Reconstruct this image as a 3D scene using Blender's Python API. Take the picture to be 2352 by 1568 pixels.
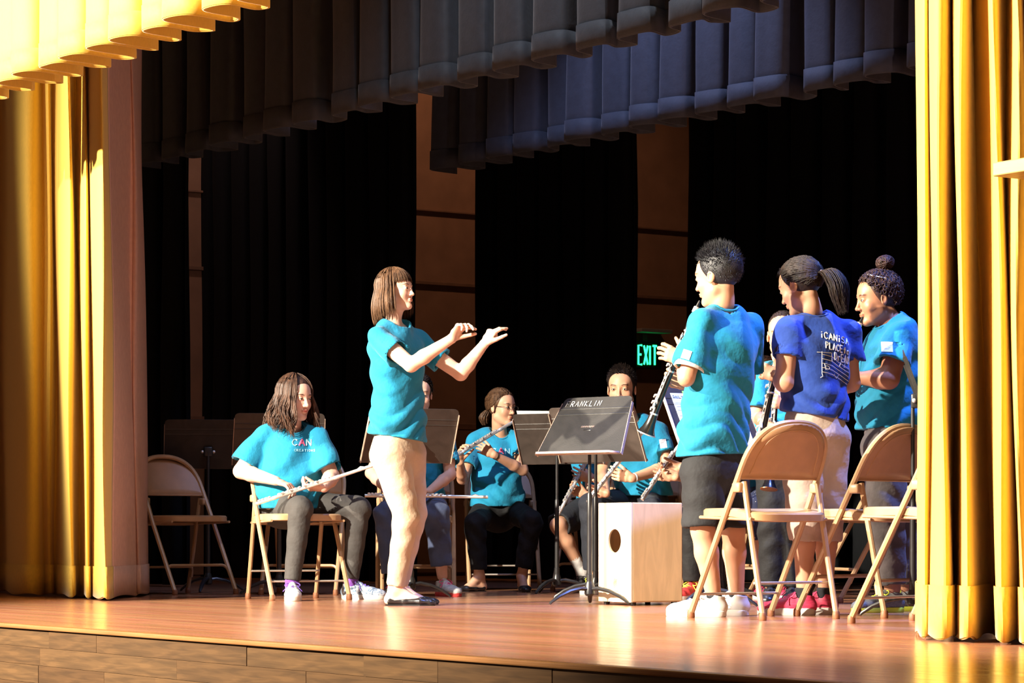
import bpy, bmesh, math, random
import numpy as np
from mathutils import Vector, Matrix
from mathutils.bvhtree import BVHTree

for o in list(bpy.data.objects):
    bpy.data.objects.remove(o)
random.seed(7)
rng = np.random.default_rng(11)
scene = bpy.context.scene
COL = scene.collection

# ------------------------------------------------------------------ camera
# World: x along the stage front, y upstage, z up from the stage floor; metres.
FOC, CX, YH, EYE = 6000.0, 1176.0, 1225.0, 0.35      # for a 2352 x 1568 frame
YAW = math.radians(56)
CAMX, CAMY = 9.5, -6.02
cam_d = bpy.data.cameras.new('camera')
cam = bpy.data.objects.new('camera', cam_d)
COL.objects.link(cam)
cam.location = (CAMX, CAMY, EYE)
cam.rotation_euler = (math.radians(90), 0, YAW)
cam_d.sensor_width = 36
cam_d.lens = FOC / 2352 * 36
cam_d.shift_y = (YH - 784) / 2352
cam_d.clip_end = 200
cam_d.dof.use_dof = False
scene.camera = cam

# ------------------------------------------------------------------ light
wd = bpy.data.worlds.new('hall')
scene.world = wd
wd.use_nodes = True
wd.node_tree.nodes['Background'].inputs[0].default_value = (1.0, 0.55, 0.32, 1)
wd.node_tree.nodes['Background'].inputs[1].default_value = 0.13

def spot(name, loc, target, power, color, size=60, blend=0.3, radius=0.12):
    l = bpy.data.lights.new(name, 'SPOT')
    l.energy, l.color, l.spot_size, l.spot_blend, l.shadow_soft_size = power, color, math.radians(size), blend, radius
    o = bpy.data.objects.new(name, l)
    COL.objects.link(o)
    o.location = loc
    o.rotation_euler = (Vector(target) - Vector(loc)).to_track_quat('-Z', 'Y').to_euler()
    return o
# two front-of-house spotlights over the audience, and the border lights above the stage
spot('front_spotlight', (1.2, -11.8, 5.7), (0.8, 1.6, 2.15), 31000, (1.0, 0.91, 0.74), 44, 0.35)
spot('front_spotlight', (-4.4, -11.2, 5.7), (0.5, 1.6, 2.15), 23000, (1.0, 0.89, 0.70), 40, 0.45)
spot('white_border_light', (-0.5, 0.35, 4.7), (-0.3, 2.6, 1.0), 200, (0.80, 0.88, 1.0), 120, 0.6)
spot('blue_border_light', (1.8, 2.1, 4.7), (0.9, 1.1, 0.9), 2600, (0.18, 0.30, 1.0), 52, 0.5)
spot('blue_border_light', (-2.2, 2.0, 4.7), (-2.2, 2.4, 0.4), 300, (0.42, 0.52, 1.0), 100, 0.5)
spot('pink_side_light', (6.2, 1.4, 4.4), (-3.2, 0.8, 1.2), 480, (1.0, 0.66, 0.70), 60, 0.5)
spot('added_wing_fill', (-6.9, 5.2, 5.6), (-8.8, 5.6, 2.6), 110, (1.0, 0.52, 0.30), 110, 0.6)  # added fill, only there to brighten the tan wing wall
spot('added_wing_fill', (-7.6, 2.5, 4.6), (-8.8, 3.5, 1.6), 40, (1.0, 0.66, 0.58), 90, 0.6)  # second added fill, for the wall strip between the leg curtains

vs = scene.view_settings
vs.view_transform = 'Standard'
vs.look = 'None'
vs.gamma = 1.0
vs.use_curve_mapping = False
vs.exposure = 0.0

# ------------------------------------------------------------------ geometry helpers
CR, SR = math.cos(YAW), math.sin(YAW)
def c2w(X, D, Z):            # camera-ground frame -> world
    return Vector((CAMX + X*CR - D*SR, CAMY + X*SR + D*CR, Z))
def W(px, py, d):            # image position at depth d -> world
    return c2w((px-CX)*d/FOC, d, EYE + (YH-py)*d/FOC)
def fl(px, s):               # floor point seen at column px where one metre is s pixels
    d = FOC/s
    return c2w((px-CX)/s, d, 0)
def dy(px, y):               # depth at which column px meets the plane y
    t = (px-CX)/FOC
    return (y-CAMY)/(t*SR + CR)
def xat(px, y):
    d = dy(px, y)
    return CAMX + d*((px-CX)/FOC*CR - SR)
def zat(px, py, y):
    return EYE + (YH-py)*dy(px, y)/FOC
def ang(fx, fd):             # heading (camera right, camera away) -> world z rotation that turns +y there
    wx, wy = fx*CR - fd*SR, fx*SR + fd*CR
    return math.atan2(wy, wx) - math.pi/2

class MB:
    def __init__(s): s.v, s.f = [], []
    def add(s, vs_, fs_):
        n = len(s.v); s.v += [tuple(float(c) for c in v) for v in vs_]
        s.f += [tuple(i+n for i in f) for f in fs_]
        return s
    def box(s, c, size, R=None):
        hx, hy, hz = size[0]/2, size[1]/2, size[2]/2
        vs_ = [Vector((x*hx, y*hy, z*hz)) for z in (-1, 1) for y in (-1, 1) for x in (-1, 1)]
        if R is not None: vs_ = [R @ v for v in vs_]
        vs_ = [v + Vector(c) for v in vs_]
        return s.add(vs_, [(0,2,3,1),(4,5,7,6),(0,1,5,4),(2,6,7,3),(0,4,6,2),(1,3,7,5)])
    def tube(s, pts, r, n=8, closed=False, flat=1.0, up=None):
        P = [Vector(p) for p in pts]; m = len(P)
        rr = r if isinstance(r, (list, tuple, np.ndarray)) else [r]*m
        T = []
        for i in range(m):
            a = P[i-1] if (i > 0 or closed) else P[i]
            b = P[(i+1) % m] if (i < m-1 or closed) else P[i]
            t = (b-a)
            T.append(t.normalized() if t.length > 1e-9 else Vector((0,0,1)))
        u = Vector(up) if up is not None else (Vector((0,0,1)) if abs(T[0].z) < .9 else Vector((1,0,0)))
        u = (u - T[0]*u.dot(T[0])).normalized()
        vs_ = []
        for i in range(m):
            u = u - T[i]*u.dot(T[i])
            u = u.normalized() if u.length > 1e-9 else T[i].orthogonal().normalized()
            w = T[i].cross(u)
            for k in range(n):
                a = 2*math.pi*k/n
                vs_.append(P[i] + u*(math.cos(a)*rr[i]*flat) + w*(math.sin(a)*rr[i]))
        fs_ = []
        for i in range(m if closed else m-1):
            j = (i+1) % m
            for k in range(n):
                l = (k+1) % n
                fs_.append((i*n+k, i*n+l, j*n+l, j*n+k))
        if not closed:
            fs_.append(tuple(range(n-1, -1, -1))); fs_.append(tuple((m-1)*n+k for k in range(n)))
        return s.add(vs_, fs_)
    def lathe(s, a, b, prof, n=16):      # prof: list of (t along a->b in metres, radius)
        a = Vector(a); ax = (Vector(b)-a).normalized()
        pts = [a + ax*t for t, r in prof]
        u = ax.orthogonal().normalized(); w = ax.cross(u)
        vs_ = []
        for p, (t, r) in zip(pts, prof):
            for k in range(n):
                q = 2*math.pi*k/n
                vs_.append(p + u*math.cos(q)*r + w*math.sin(q)*r)
        m = len(prof); fs_ = []
        for i in range(m-1):
            for k in range(n):
                l = (k+1) % n
                fs_.append((i*n+k, i*n+l, (i+1)*n+l, (i+1)*n+k))
        fs_.append(tuple(range(n-1, -1, -1))); fs_.append(tuple((m-1)*n+k for k in range(n)))
        return s.add(vs_, fs_)
    def prism(s, poly, z0, z1, M=None):  # polygon in xy extruded in z, optional matrix
        n = len(poly)
        vs_ = [Vector((x, y, z0)) for x, y in poly] + [Vector((x, y, z1)) for x, y in poly]
        if M is not None: vs_ = [M @ v for v in vs_]
        fs_ = [tuple(range(n-1, -1, -1)), tuple(range(n, 2*n))] + [(i, (i+1) % n, n+(i+1) % n, n+i) for i in range(n)]
        return s.add(vs_, fs_)
    def grid(s, fn, nu, nv):
        vs_ = [fn(i/nu, j/nv) for j in range(nv+1) for i in range(nu+1)]
        fs_ = [(j*(nu+1)+i, j*(nu+1)+i+1, (j+1)*(nu+1)+i+1, (j+1)*(nu+1)+i) for j in range(nv) for i in range(nu)]
        return s.add(vs_, fs_)
    def sphere(s, c, r, n=10, sc=(1,1,1)):
        vs_, fs_ = [], []
        for j in range(n//2+1):
            th = math.pi*j/(n//2)
            for k in range(n):
                ph = 2*math.pi*k/n
                vs_.append((c[0]+r*sc[0]*math.sin(th)*math.cos(ph), c[1]+r*sc[1]*math.sin(th)*math.sin(ph), c[2]+r*sc[2]*math.cos(th)))
        for j in range(n//2):
            for k in range(n):
                fs_.append((j*n+k, (j+1)*n+k, (j+1)*n+(k+1) % n, j*n+(k+1) % n))
        return s.add(vs_, fs_)
    def mesh(s, name, smooth=True):
        me = bpy.data.meshes.new(name)
        me.from_pydata(s.v, [], s.f)
        me.update()
        if smooth: me.polygons.foreach_set('use_smooth', [True]*len(me.polygons))
        return me
    def build(s, name, m, parent=None, smooth=True, bevel=0):
        return mobj(name, s.mesh(name, smooth), m, parent, bevel, smooth)

def mobj(name, me, m, parent=None, bevel=0, smooth=False):
    if m is not None and not me.materials: me.materials.append(m)
    o = bpy.data.objects.new(name, me)
    COL.objects.link(o)
    if parent is not None: o.parent = parent
    if bevel:
        b = o.modifiers.new('bevel', 'BEVEL'); b.width = bevel; b.segments = 2; b.limit_method = 'ANGLE'
    if smooth and not bevel:
        try: me.set_sharp_from_angle(angle=math.radians(40))
        except Exception: pass
    return o

def tag(o, label, cat, group=None):
    o['label'] = label; o['category'] = cat
    if group: o['group'] = group
    return o
def thing(name, label, cat, loc, rz=0.0, group=None):
    o = bpy.data.objects.new(name, None)
    COL.objects.link(o)
    o.empty_display_size = .1
    o.location = loc; o.rotation_euler = (0, 0, rz)
    return tag(o, label, cat, group)
def struct(o, label=None):
    o['kind'] = 'structure'
    if label: o['label'] = label
    return o
def copy_tree(o, parent=None):
    c = o.copy(); COL.objects.link(c); c.parent = parent
    for ch in list(o.children): copy_tree(ch, c)
    return c

# ------------------------------------------------------------------ materials
MATS = {}
def mat(name, col, rough=.6, metal=0.0, noise=0.0, nscale=20, ndist=0.0, bump=0.0, bscale=80, stretch=None, col2=None,
        spec=.5, sheen=0.0, emit=None, estr=0.0, coat=0.0, vcol=False, bdist=.004):
    if name in MATS: return MATS[name]
    m = bpy.data.materials.new(name); m.use_nodes = True
    nt = m.node_tree; b = nt.nodes['Principled BSDF']
    b.inputs['Base Color'].default_value = (*col, 1)
    b.inputs['Roughness'].default_value = rough
    b.inputs['Metallic'].default_value = metal
    b.inputs['Specular IOR Level'].default_value = spec
    b.inputs['Sheen Weight'].default_value = sheen
    b.inputs['Coat Weight'].default_value = coat
    if emit:
        b.inputs['Emission Color'].default_value = (*emit, 1); b.inputs['Emission Strength'].default_value = estr
    L = nt.links.new
    tc = nt.nodes.new('ShaderNodeTexCoord')
    src = tc.outputs['Object']
    if stretch:
        mp = nt.nodes.new('ShaderNodeMapping'); mp.inputs['Scale'].default_value = stretch
        L(src, mp.inputs['Vector']); src = mp.outputs['Vector']
    if noise or col2:
        nz = nt.nodes.new('ShaderNodeTexNoise'); nz.inputs['Scale'].default_value = nscale
        nz.inputs['Detail'].default_value = 4; nz.inputs['Distortion'].default_value = ndist
        L(src, nz.inputs['Vector'])
        rp = nt.nodes.new('ShaderNodeValToRGB')
        c2 = col2 if col2 else tuple(c*(1-noise) for c in col)
        rp.color_ramp.elements[0].position = .35; rp.color_ramp.elements[1].position = .68
        rp.color_ramp.elements[0].color = (*c2, 1); rp.color_ramp.elements[1].color = (*col, 1)
        L(nz.outputs['Fac'], rp.inputs['Fac'])
        out = rp.outputs['Color']
        if vcol:
            at = nt.nodes.new('ShaderNodeVertexColor'); at.layer_name = 'Col'
            mx = nt.nodes.new('ShaderNodeMix'); mx.data_type = 'RGBA'; mx.blend_type = 'MULTIPLY'
            mx.inputs[0].default_value = 1
            L(out, mx.inputs[6]); L(at.outputs['Color'], mx.inputs[7]); out = mx.outputs[2]
        L(out, b.inputs['Base Color'])
    if bump:
        nb = nt.nodes.new('ShaderNodeTexNoise'); nb.inputs['Scale'].default_value = bscale; nb.inputs['Detail'].default_value = 3
        L(src, nb.inputs['Vector'])
        bp = nt.nodes.new('ShaderNodeBump'); bp.inputs['Strength'].default_value = bump; bp.inputs['Distance'].default_value = bdist
        L(nb.outputs['Fac'], bp.inputs['Height']); L(bp.outputs['Normal'], b.inputs['Normal'])
    MATS[name] = m
    return m

def floor_material():
    m = bpy.data.materials.new('stage_floor_wood'); m.use_nodes = True
    nt = m.node_tree; b = nt.nodes['Principled BSDF']; L = nt.links.new
    tc = nt.nodes.new('ShaderNodeTexCoord')
    br = nt.nodes.new('ShaderNodeTexBrick')
    br.inputs['Scale'].default_value = 1.0
    br.inputs['Brick Width'].default_value = 1.6; br.inputs['Row Height'].default_value = .057
    br.inputs['Mortar Size'].default_value = .0012; br.inputs['Mortar Smooth'].default_value = .1
    br.inputs['Color1'].default_value = (.40, .180, .098, 1); br.inputs['Color2'].default_value = (.31, .130, .070, 1)
    br.inputs['Mortar'].default_value = (.12, .04, .02, 1)
    L(tc.outputs['Object'], br.inputs['Vector'])
    mp = nt.nodes.new('ShaderNodeMapping'); mp.inputs['Scale'].default_value = (1.2, 26, 1)
    nz = nt.nodes.new('ShaderNodeTexNoise'); nz.inputs['Scale'].default_value = 1.5; nz.inputs['Detail'].default_value = 5
    L(tc.outputs['Object'], mp.inputs['Vector']); L(mp.outputs['Vector'], nz.inputs['Vector'])
    mx = nt.nodes.new('ShaderNodeMix'); mx.data_type = 'RGBA'; mx.blend_type = 'OVERLAY'; mx.inputs[0].default_value = .45
    L(br.outputs['Color'], mx.inputs[6]); L(nz.outputs['Color'], mx.inputs[7])
    L(mx.outputs[2], b.inputs['Base Color'])
    n2 = nt.nodes.new('ShaderNodeTexNoise'); n2.inputs['Scale'].default_value = 1.1; n2.inputs['Detail'].default_value = 6
    L(mp.outputs['Vector'], n2.inputs['Vector'])
    mr = nt.nodes.new('ShaderNodeMapRange'); mr.inputs[3].default_value = .12; mr.inputs[4].default_value = .30
    L(n2.outputs['Fac'], mr.inputs[0]); L(mr.outputs[0], b.inputs['Roughness'])
    bp = nt.nodes.new('ShaderNodeBump'); bp.inputs['Strength'].default_value = .12; bp.inputs['Distance'].default_value = .003
    L(nz.outputs['Fac'], bp.inputs['Height']); L(bp.outputs['Normal'], b.inputs['Normal'])
    return m

M_floor = floor_material()
M_fascia = [mat('fascia_oak_%d' % i, c, .45, noise=.45, nscale=3, stretch=(1.5, 8, 22), ndist=.6)
            for i, c in enumerate([(.082,.040,.0145),(.072,.034,.012),(.092,.046,.017)])]
M_nosing = mat('stage_nosing_wood', (.26,.115,.042), .35, noise=.3, nscale=4, stretch=(1,10,10))
M_gold = mat('gold_velour', (.72,.455,.060), .75, noise=.12, nscale=60, sheen=.25, bump=.25, bscale=160, stretch=(6,6,.7))
M_goldhem = mat('gold_hem', (.70,.44,.056), .78, noise=.15, nscale=60, sheen=.2)
M_lining = mat('curtain_lining', (.60,.36,.285), .8, noise=.1, nscale=30)
M_black = mat('black_velour', (.006,.0065,.008), .9, noise=.3, nscale=30, spec=.2, bump=.2, bscale=120, stretch=(6,6,.7))
M_border = mat('charcoal_border_cloth', (.030,.035,.046), .75, noise=.25, nscale=22, sheen=.15, bump=.3, bscale=60)
M_tanwall = mat('tan_wall_paint', (.36,.20,.12), .8, noise=.2, nscale=5)
M_walltrim = mat('brown_wall_trim', (.27,.145,.085), .7, noise=.2, nscale=12)
M_dark = mat('dark_shell', (.012,.012,.012), .9, noise=.2, nscale=3)
M_hall = mat('hall_floor_dark', (.10,.06,.04), .7, noise=.3, nscale=3)
M_chair = mat('beige_chair_enamel', (.45,.275,.145), .38, noise=.16, nscale=14, spec=.5, coat=.15)
M_chairw = mat('worn_chair_enamel', (.42,.24,.125), .42, noise=.14, nscale=14)
M_steel = mat('chair_steel_rod', (.55,.48,.42), .4, metal=.5, noise=.15, nscale=40)
M_footcap = mat('brown_rubber_tip', (.27,.10,.04), .6, noise=.3, nscale=60)
M_stand = mat('black_stand_enamel', (.058,.044,.037), .42, noise=.35, nscale=9, ndist=1.2, bump=.15, bscale=250)
M_standblk = mat('matte_black_desk', (.024,.021,.019), .5, noise=.45, nscale=7, ndist=1.5, bump=.15, bscale=250)
M_standpost = mat('black_stand_post', (.022,.020,.020), .35, noise=.3, nscale=20)
M_standedge = mat('lit_stand_edge', (.52,.36,.27), .45, noise=.25, nscale=40)  # pale tone paints the light on the folded flanges into the colour
M_paper = mat('sheet_paper', (.84,.83,.80), .8, noise=.05, nscale=10)
M_ink = mat('printed_ink', (.03,.03,.03), .8, noise=.2, nscale=30)
M_white = mat('white_marker', (.82,.80,.75), .7, noise=.1, nscale=60)
M_silver = mat('silver_plate', (.88,.85,.82), .34, metal=.72, noise=.06, nscale=60)
M_ebony = mat('black_grenadilla', (.012,.011,.011), .28, noise=.4, nscale=40, coat=.4)
M_birch = mat('pale_birch_ply', (.74,.50,.28), .42, noise=.16, nscale=2.4, ndist=2.0, stretch=(6,6,1.2))
M_birch2 = mat('birch_front_ply', (.80,.66,.46), .42, noise=.10, nscale=2.0, ndist=1.5, stretch=(6,6,1.2))
M_exit = mat('exit_green_glow', (.02,.5,.15), .5, emit=(.02,1.0,.22), estr=4.5, noise=.1)
M_exitbody = mat('exit_housing', (.02,.025,.02), .5, noise=.2)
M_glowcatch = mat('glow_catcher_grey', (.30,.30,.28), .6, noise=.15)  # grey of the box added above the sign to catch its glow
# ------------------------------------------------------------------ stage shell
SX0, SX1, SY0, SY1 = -8.8, 8.4, -1.95, 8.6
mb = MB().box(((SX0+SX1)/2, (SY0+SY1)/2, -.06), (SX1-SX0, SY1-SY0, .12))
struct(mb.build('floor', M_floor, smooth=False), 'polished reddish wooden stage floor')
struct(MB().box((3, -8.5, -1.05), (26, 13.0, .1)).build('hall_floor', M_hall, smooth=False), 'dark auditorium floor below the stage')
struct(MB().box((SX0-.05, (0+SY1)/2, 3.1), (.1, SY1, 6.4)).build('wall_left', M_tanwall, smooth=False), 'tan side wall of the wing')
struct(MB().box(((SX0+SX1)/2, SY1+.05, 3.1), (SX1-SX0+.2, .1, 6.4)).build('wall_back', M_dark, smooth=False), 'dark back wall of the stage')
struct(MB().box((SX1+.05, (0+SY1)/2, 3.1), (.1, SY1, 6.4)).build('wall_right', M_dark, smooth=False), 'dark side wall of the right wing')
struct(MB().box(((SX0+SX1)/2, SY1/2, 6.35), (SX1-SX0+.2, SY1+.2, .1)).build('ceiling', M_dark, smooth=False), 'dark ceiling over the stage')
struct(MB().box(((3.95+SX1)/2, -.16, 2.6), (SX1-3.95, .16, 7.4)).build('wall_front', M_tanwall, smooth=False), 'proscenium wall right of the gold curtain')
# ledge on the proscenium, its end showing at the right edge of the picture
zl = zat(2340, 392, -.33)
tr = MB().box(((xat(2326, -.33)+SX1)/2, -.33, zl), (SX1-xat(2326, -.33), .17, .042)).build('trim_1', mat('ledge_oak', (.50,.26,.085), .45, noise=.25, nscale=5, stretch=(1,8,8)), smooth=False, bevel=.004)
struct(tr, 'end of a small wooden ledge on the proscenium')

# side wall trims (picture rails and chair rail)
for k, (z, h) in enumerate(((3.02, .018), (2.42, .03), (1.24, .05))):
    struct(MB().box((SX0+.015, 4.2, z), (.03, 8.3, h)).build('trim_%d' % (k+2), M_walltrim, smooth=False, bevel=.004), 'horizontal rail along the tan wing wall')
struct(MB().box((SX0+.02, 4.2, .62), (.04, 8.3, 1.18)).build('trim_5', mat('wainscot_tan', (.30,.17,.09), .7, noise=.2, nscale=6), smooth=False), 'wainscot below the chair rail')

# riser below the stage edge: separate boards on a backing
fas = MB().box(((SX0+SX1)/2, SY0+.03, -.56), (SX1-SX0, .04, .88)).build('wall_riser', M_fascia[1], smooth=False)
struct(fas, 'wood-clad riser at the front of the stage')
bcache = {}
for row in range(6):
    x = -1.2 - rng.uniform(0, .8); z = -.016 - .068*(row+.5)
    while x < 6.4:
        w = random.choice((.42, .58, .75, .9, 1.15)); key = (w, row % 3)
        k3 = random.randrange(3)
        if (w, k3) not in bcache:
            bcache[(w, k3)] = MB().box((0, 0, 0), (w-.0016, .016, .0668)).mesh('board', False)
            bcache[(w, k3)].materials.append(M_fascia[k3])
        o = bpy.data.objects.new('board', bcache[(w, k3)]); COL.objects.link(o); o.parent = fas
        o.location = (x+w/2, SY0+.004+rng.uniform(-.0015, .0015), z)
        x += w
pts = [(SX0, SY0-.012, -.03), (SX1, SY0-.012, -.03)]
struct(MB().box(((SX0+SX1)/2, SY0+.006, -.0075), (SX1-SX0, .05, .017)).build('trim_6', M_nosing, smooth=False, bevel=.005), 'rounded wooden nosing along the stage edge')

# ------------------------------------------------------------------ curtains
def spline(pts, n):
    P = np.array(pts, float); m = len(P)
    out = []
    for i in range(m-1):
        p0, p1, p2, p3 = P[max(i-1, 0)], P[i], P[i+1], P[min(i+2, m-1)]
        for k in range(n):
            t = k/n
            out.append(.5*((2*p1) + (-p0+p2)*t + (2*p0-5*p1+4*p2-p3)*t*t + (-p0+3*p1-3*p2+p3)*t**3))
    out.append(P[-1])
    return np.array(out)

def cloth(name, top, bot, z0, z1, m, label, cat, group=None, hem=.16, hemmat=None, nv=26, n=6, zwave=0.0, thick=.006, lining=None):
    """A hanging cloth: plan paths of its head and its foot are splines; the folds run between them."""
    A, B = spline(top, n), spline(bot, n)
    k = len(A)
    root = thing(name, label, cat, (float(B[:,0].mean()), float(B[:,1].mean()), z0), 0, group)
    off = Vector(root.location)
    ph = rng.uniform(0, 6, 3)
    def pt(i, z, push=0.0):
        t = (z1-z)/(z1-z0)
        e = t**1.15
        x, y = A[i]*(1-e) + B[i]*e
        x += .006*math.sin(z*3.1+i*.13+ph[0]); y += .008*math.sin(z*2.3+i*.21+ph[1])
        if push:
            a = A[max(i-1,0)]*(1-e)+B[max(i-1,0)]*e; b = A[min(i+1,k-1)]*(1-e)+B[min(i+1,k-1)]*e
            d = b-a; L = math.hypot(*d) + 1e-9
            x += d[1]/L*push; y -= d[0]/L*push
        zz = z + (zwave*math.sin(i*.37+ph[2]) if t > .97 else 0)
        return Vector((x, y, zz)) - off
    zs = [z1 + (z0-z1)*(j/nv) for j in range(nv+1)]
    b = MB()
    vs_ = [pt(i, z) for z in zs for i in range(k)]
    sp0 = lining*n if lining else k-1
    fs_ = [(j*k+i, j*k+i+1, (j+1)*k+i+1, (j+1)*k+i) for j in range(nv) for i in range(sp0)]
    b.add(vs_, fs_)
    if lining:
        b2 = MB().add([pt(i, z) for z in zs for i in range(sp0, k)], [(j*(k-sp0)+i, j*(k-sp0)+i+1, (j+1)*(k-sp0)+i+1, (j+1)*(k-sp0)+i) for j in range(nv) for i in range(k-sp0-1)])
        o2 = b2.build('lining', M_lining, root); o2['label'] = 'pale lining turned towards the stage'
        sm = o2.modifiers.new('solid', 'SOLIDIFY'); sm.thickness = thick; sm.offset = 0
    o = b.build('drape', m, root)
    sm = o.modifiers.new('solid', 'SOLIDIFY'); sm.thickness = thick; sm.offset = 0
    if hem:
        hz = [z0+hem, z0+hem*.5, z0+.004]
        for i0, i1, hm in ((0, sp0+1, hemmat or m), (sp0, k, M_lining)):
            w = i1-i0
            if w < 2: continue
            b = MB().add([pt(i, z, .0075) for z in hz for i in range(i0, i1)], [(j*w+i, j*w+i+1, (j+1)*w+i+1, (j+1)*w+i) for j in range(2) for i in range(w-1)])
            h = b.build('hem', hm, root)
            sm = h.modifiers.new('solid', 'SOLIDIFY'); sm.thickness = .004; sm.offset = 0
    return root

def pleats(x0, x1, y, pitch, amp, over=.18, jit=.25, seed=0, skew=0.0):
    r = np.random.default_rng(seed); P = []; x = x0
    n = max(2, int(round(abs(x1-x0)/pitch))); st = (x1-x0)/n
    for i in range(n):
        a = amp*r.uniform(1-jit, 1+jit); w = st*r.uniform(-jit*.3, jit*.3)
        xc = x0 + st*(i+.5) + w
        P += [(xc-st*(.30+over), y+a*.85), (xc-st*(.30-over*.3), y-a*.75), (xc+st*.02, y-a*r.uniform(.85,1.05)), (xc+st*(.28+over), y-a*.55), (xc+st*(.32-over*.2), y+a*.7)]
    P.append((x1, y))
    return P

# left gold curtain: folds given by image column (at the foot) and distance in front of / behind its line
lf = [(-150,.10),(-120,-.10),(-90,.12),(-60,-.10),(-30,.10),(0,.16),(12,.10),(22,-.02),(40,-.10),(62,-.13),(84,-.09),(100,-.02),(118,-.01),(128,.05),(138,.04),(146,-.06),
      (156,-.13),(168,-.12),(176,-.03),(186,.02),(194,-.02),(198,-.12),(204,-.13),(212,-.06),(220,-.10),(228,-.17),(236,-.20),(247,-.18),(262,-.04),(284,.14),(306,.30),(312,.33),(322,.36),(338,.56),(341,.66)]
ltop = [( -150+ (p+150)*.94 + 4, q*.85) for p, q in lf]
def plan(pts, y=0.0): return [(xat(p, y+q), y+q) for p, q in pts]
cloth('stage_curtain', plan(ltop), plan(lf), .012, 5.2, M_gold, 'gold stage curtain at the left side, gathered into deep folds', 'curtain', 'gold house curtains', hem=.165, hemmat=M_goldhem, nv=40, zwave=.006, lining=28)
rf = [(2113,.42),(2109,.20),(2110,.05),(2116,-.04),(2127,-.10),(2140,-.07),(2150,-.13),(2166,-.15),(2180,-.08),(2190,.02),(2197,.16),(2203,.10),(2206,-.06),(2218,-.15),(2232,-.10),(2243,-.03),
      (2254,.10),(2276,.22),(2291,.16),(2296,-.05),(2306,-.15),(2322,-.09),(2336,-.02),(2341,-.10),(2352,-.17),(2366,-.06),(2380,.1),(2400,-.1),(2425,.1),(2450,-.1),(2480,.1),(2500,.05)]
rtop = [(2111,.40),(2108,.18),(2108,.05),(2112,-.03),(2120,-.05),(2130,-.01),(2134,-.10),(2148,-.15),(2166,-.13),(2174,-.02),(2180,.04),(2186,-.08),(2192,-.13),(2203,-.12),(2210,.0),
        (2216,.16),(2221,.10),(2224,-.10),(2236,-.13),(2248,-.04),(2252,-.11),(2266,-.13),(2280,.03),(2290,.14),(2299,-.05),(2310,-.16),(2330,-.05),(2345,.08),(2370,-.1),(2400,.1),(2450,-.05),(2490,.05)]
cloth('stage_curtain', plan(rtop), plan(rf), .012, 4.2, M_gold, 'brightly lit gold stage curtain at the right side', 'curtain', 'gold house curtains', hem=.17, hemmat=M_goldhem, nv=40, zwave=.006)
# gold valance across the top left
vx0, vx1 = xat(-160, -.90), 3.4
vz = zat(0, 212, -.90)
cloth('valance', pleats(vx0, vx1, -.90, .27, .085, .05, .3, 3), pleats(vx0, vx1, -.90, .27, .12, .14, .3, 3), vz, 5.0, M_gold, 'pleated gold valance across the top left of the stage', 'valance', hem=.11, hemmat=M_goldhem, nv=16, thick=.012)
# charcoal borders
b1y, b2y = 1.42, 3.12
cloth('border_curtain', pleats(xat(330, b1y), 5.6, b1y, .34, .07, .05, .35, 5), pleats(xat(330, b1y), 5.6, b1y, .34, .10, .12, .35, 5), 2.70, 5.2, M_border, 'nearer charcoal border curtain hanging across the stage top', 'curtain', 'charcoal borders', hem=.12, nv=16)
cloth('border_curtain', pleats(xat(1015, b2y), 6.2, b2y, .30, .07, .05, .4, 9), pleats(xat(1015, b2y), 6.2, b2y, .30, .10, .12, .4, 9), 2.70, 5.2, M_border, 'farther charcoal border curtain behind the first one', 'curtain', 'charcoal borders', hem=.12, nv=16)
# black legs and backdrop
def leg(px0, px1, y, label, seed, pitch=.28, amp=.06, z1=5.2):
    return cloth('leg_curtain', pleats(xat(px0, y), xat(px1, y), y, pitch, amp, .02, .3, seed), pleats(xat(px0, y), xat(px1, y), y, pitch, amp*1.15, .03, .3, seed), .015, z1, M_black, label, 'curtain', 'black leg curtains', hem=0, nv=10)
leg(180, 428, 1.75, 'black leg curtain just behind the left gold curtain', 21)
leg(458, 950, 3.45, 'wide black leg curtain behind the conductor', 22)
leg(1096, 1456, 4.8, 'black leg curtain behind the seated flute players', 23)
leg(1586, 2420, 6.0, 'black backdrop curtain behind the standing clarinet players', 24, .32, .09)
# ------------------------------------------------------------------ folding chairs
def arc_path(p, r, n=6):         # polyline with rounded corners
    P = [Vector(q) for q in p]; out = [P[0]]
    for i in range(1, len(P)-1):
        a, b, c = P[i-1], P[i], P[i+1]
        u, v = (a-b), (c-b); rr = min(r, u.length*.49, v.length*.49)
        s, e = b+u.normalized()*rr, b+v.normalized()*rr
        for k in range(n+1):
            t = k/n
            out.append(s*(1-t)**2 + b*2*t*(1-t) + e*t*t)
    out.append(P[-1])
    return out

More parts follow.
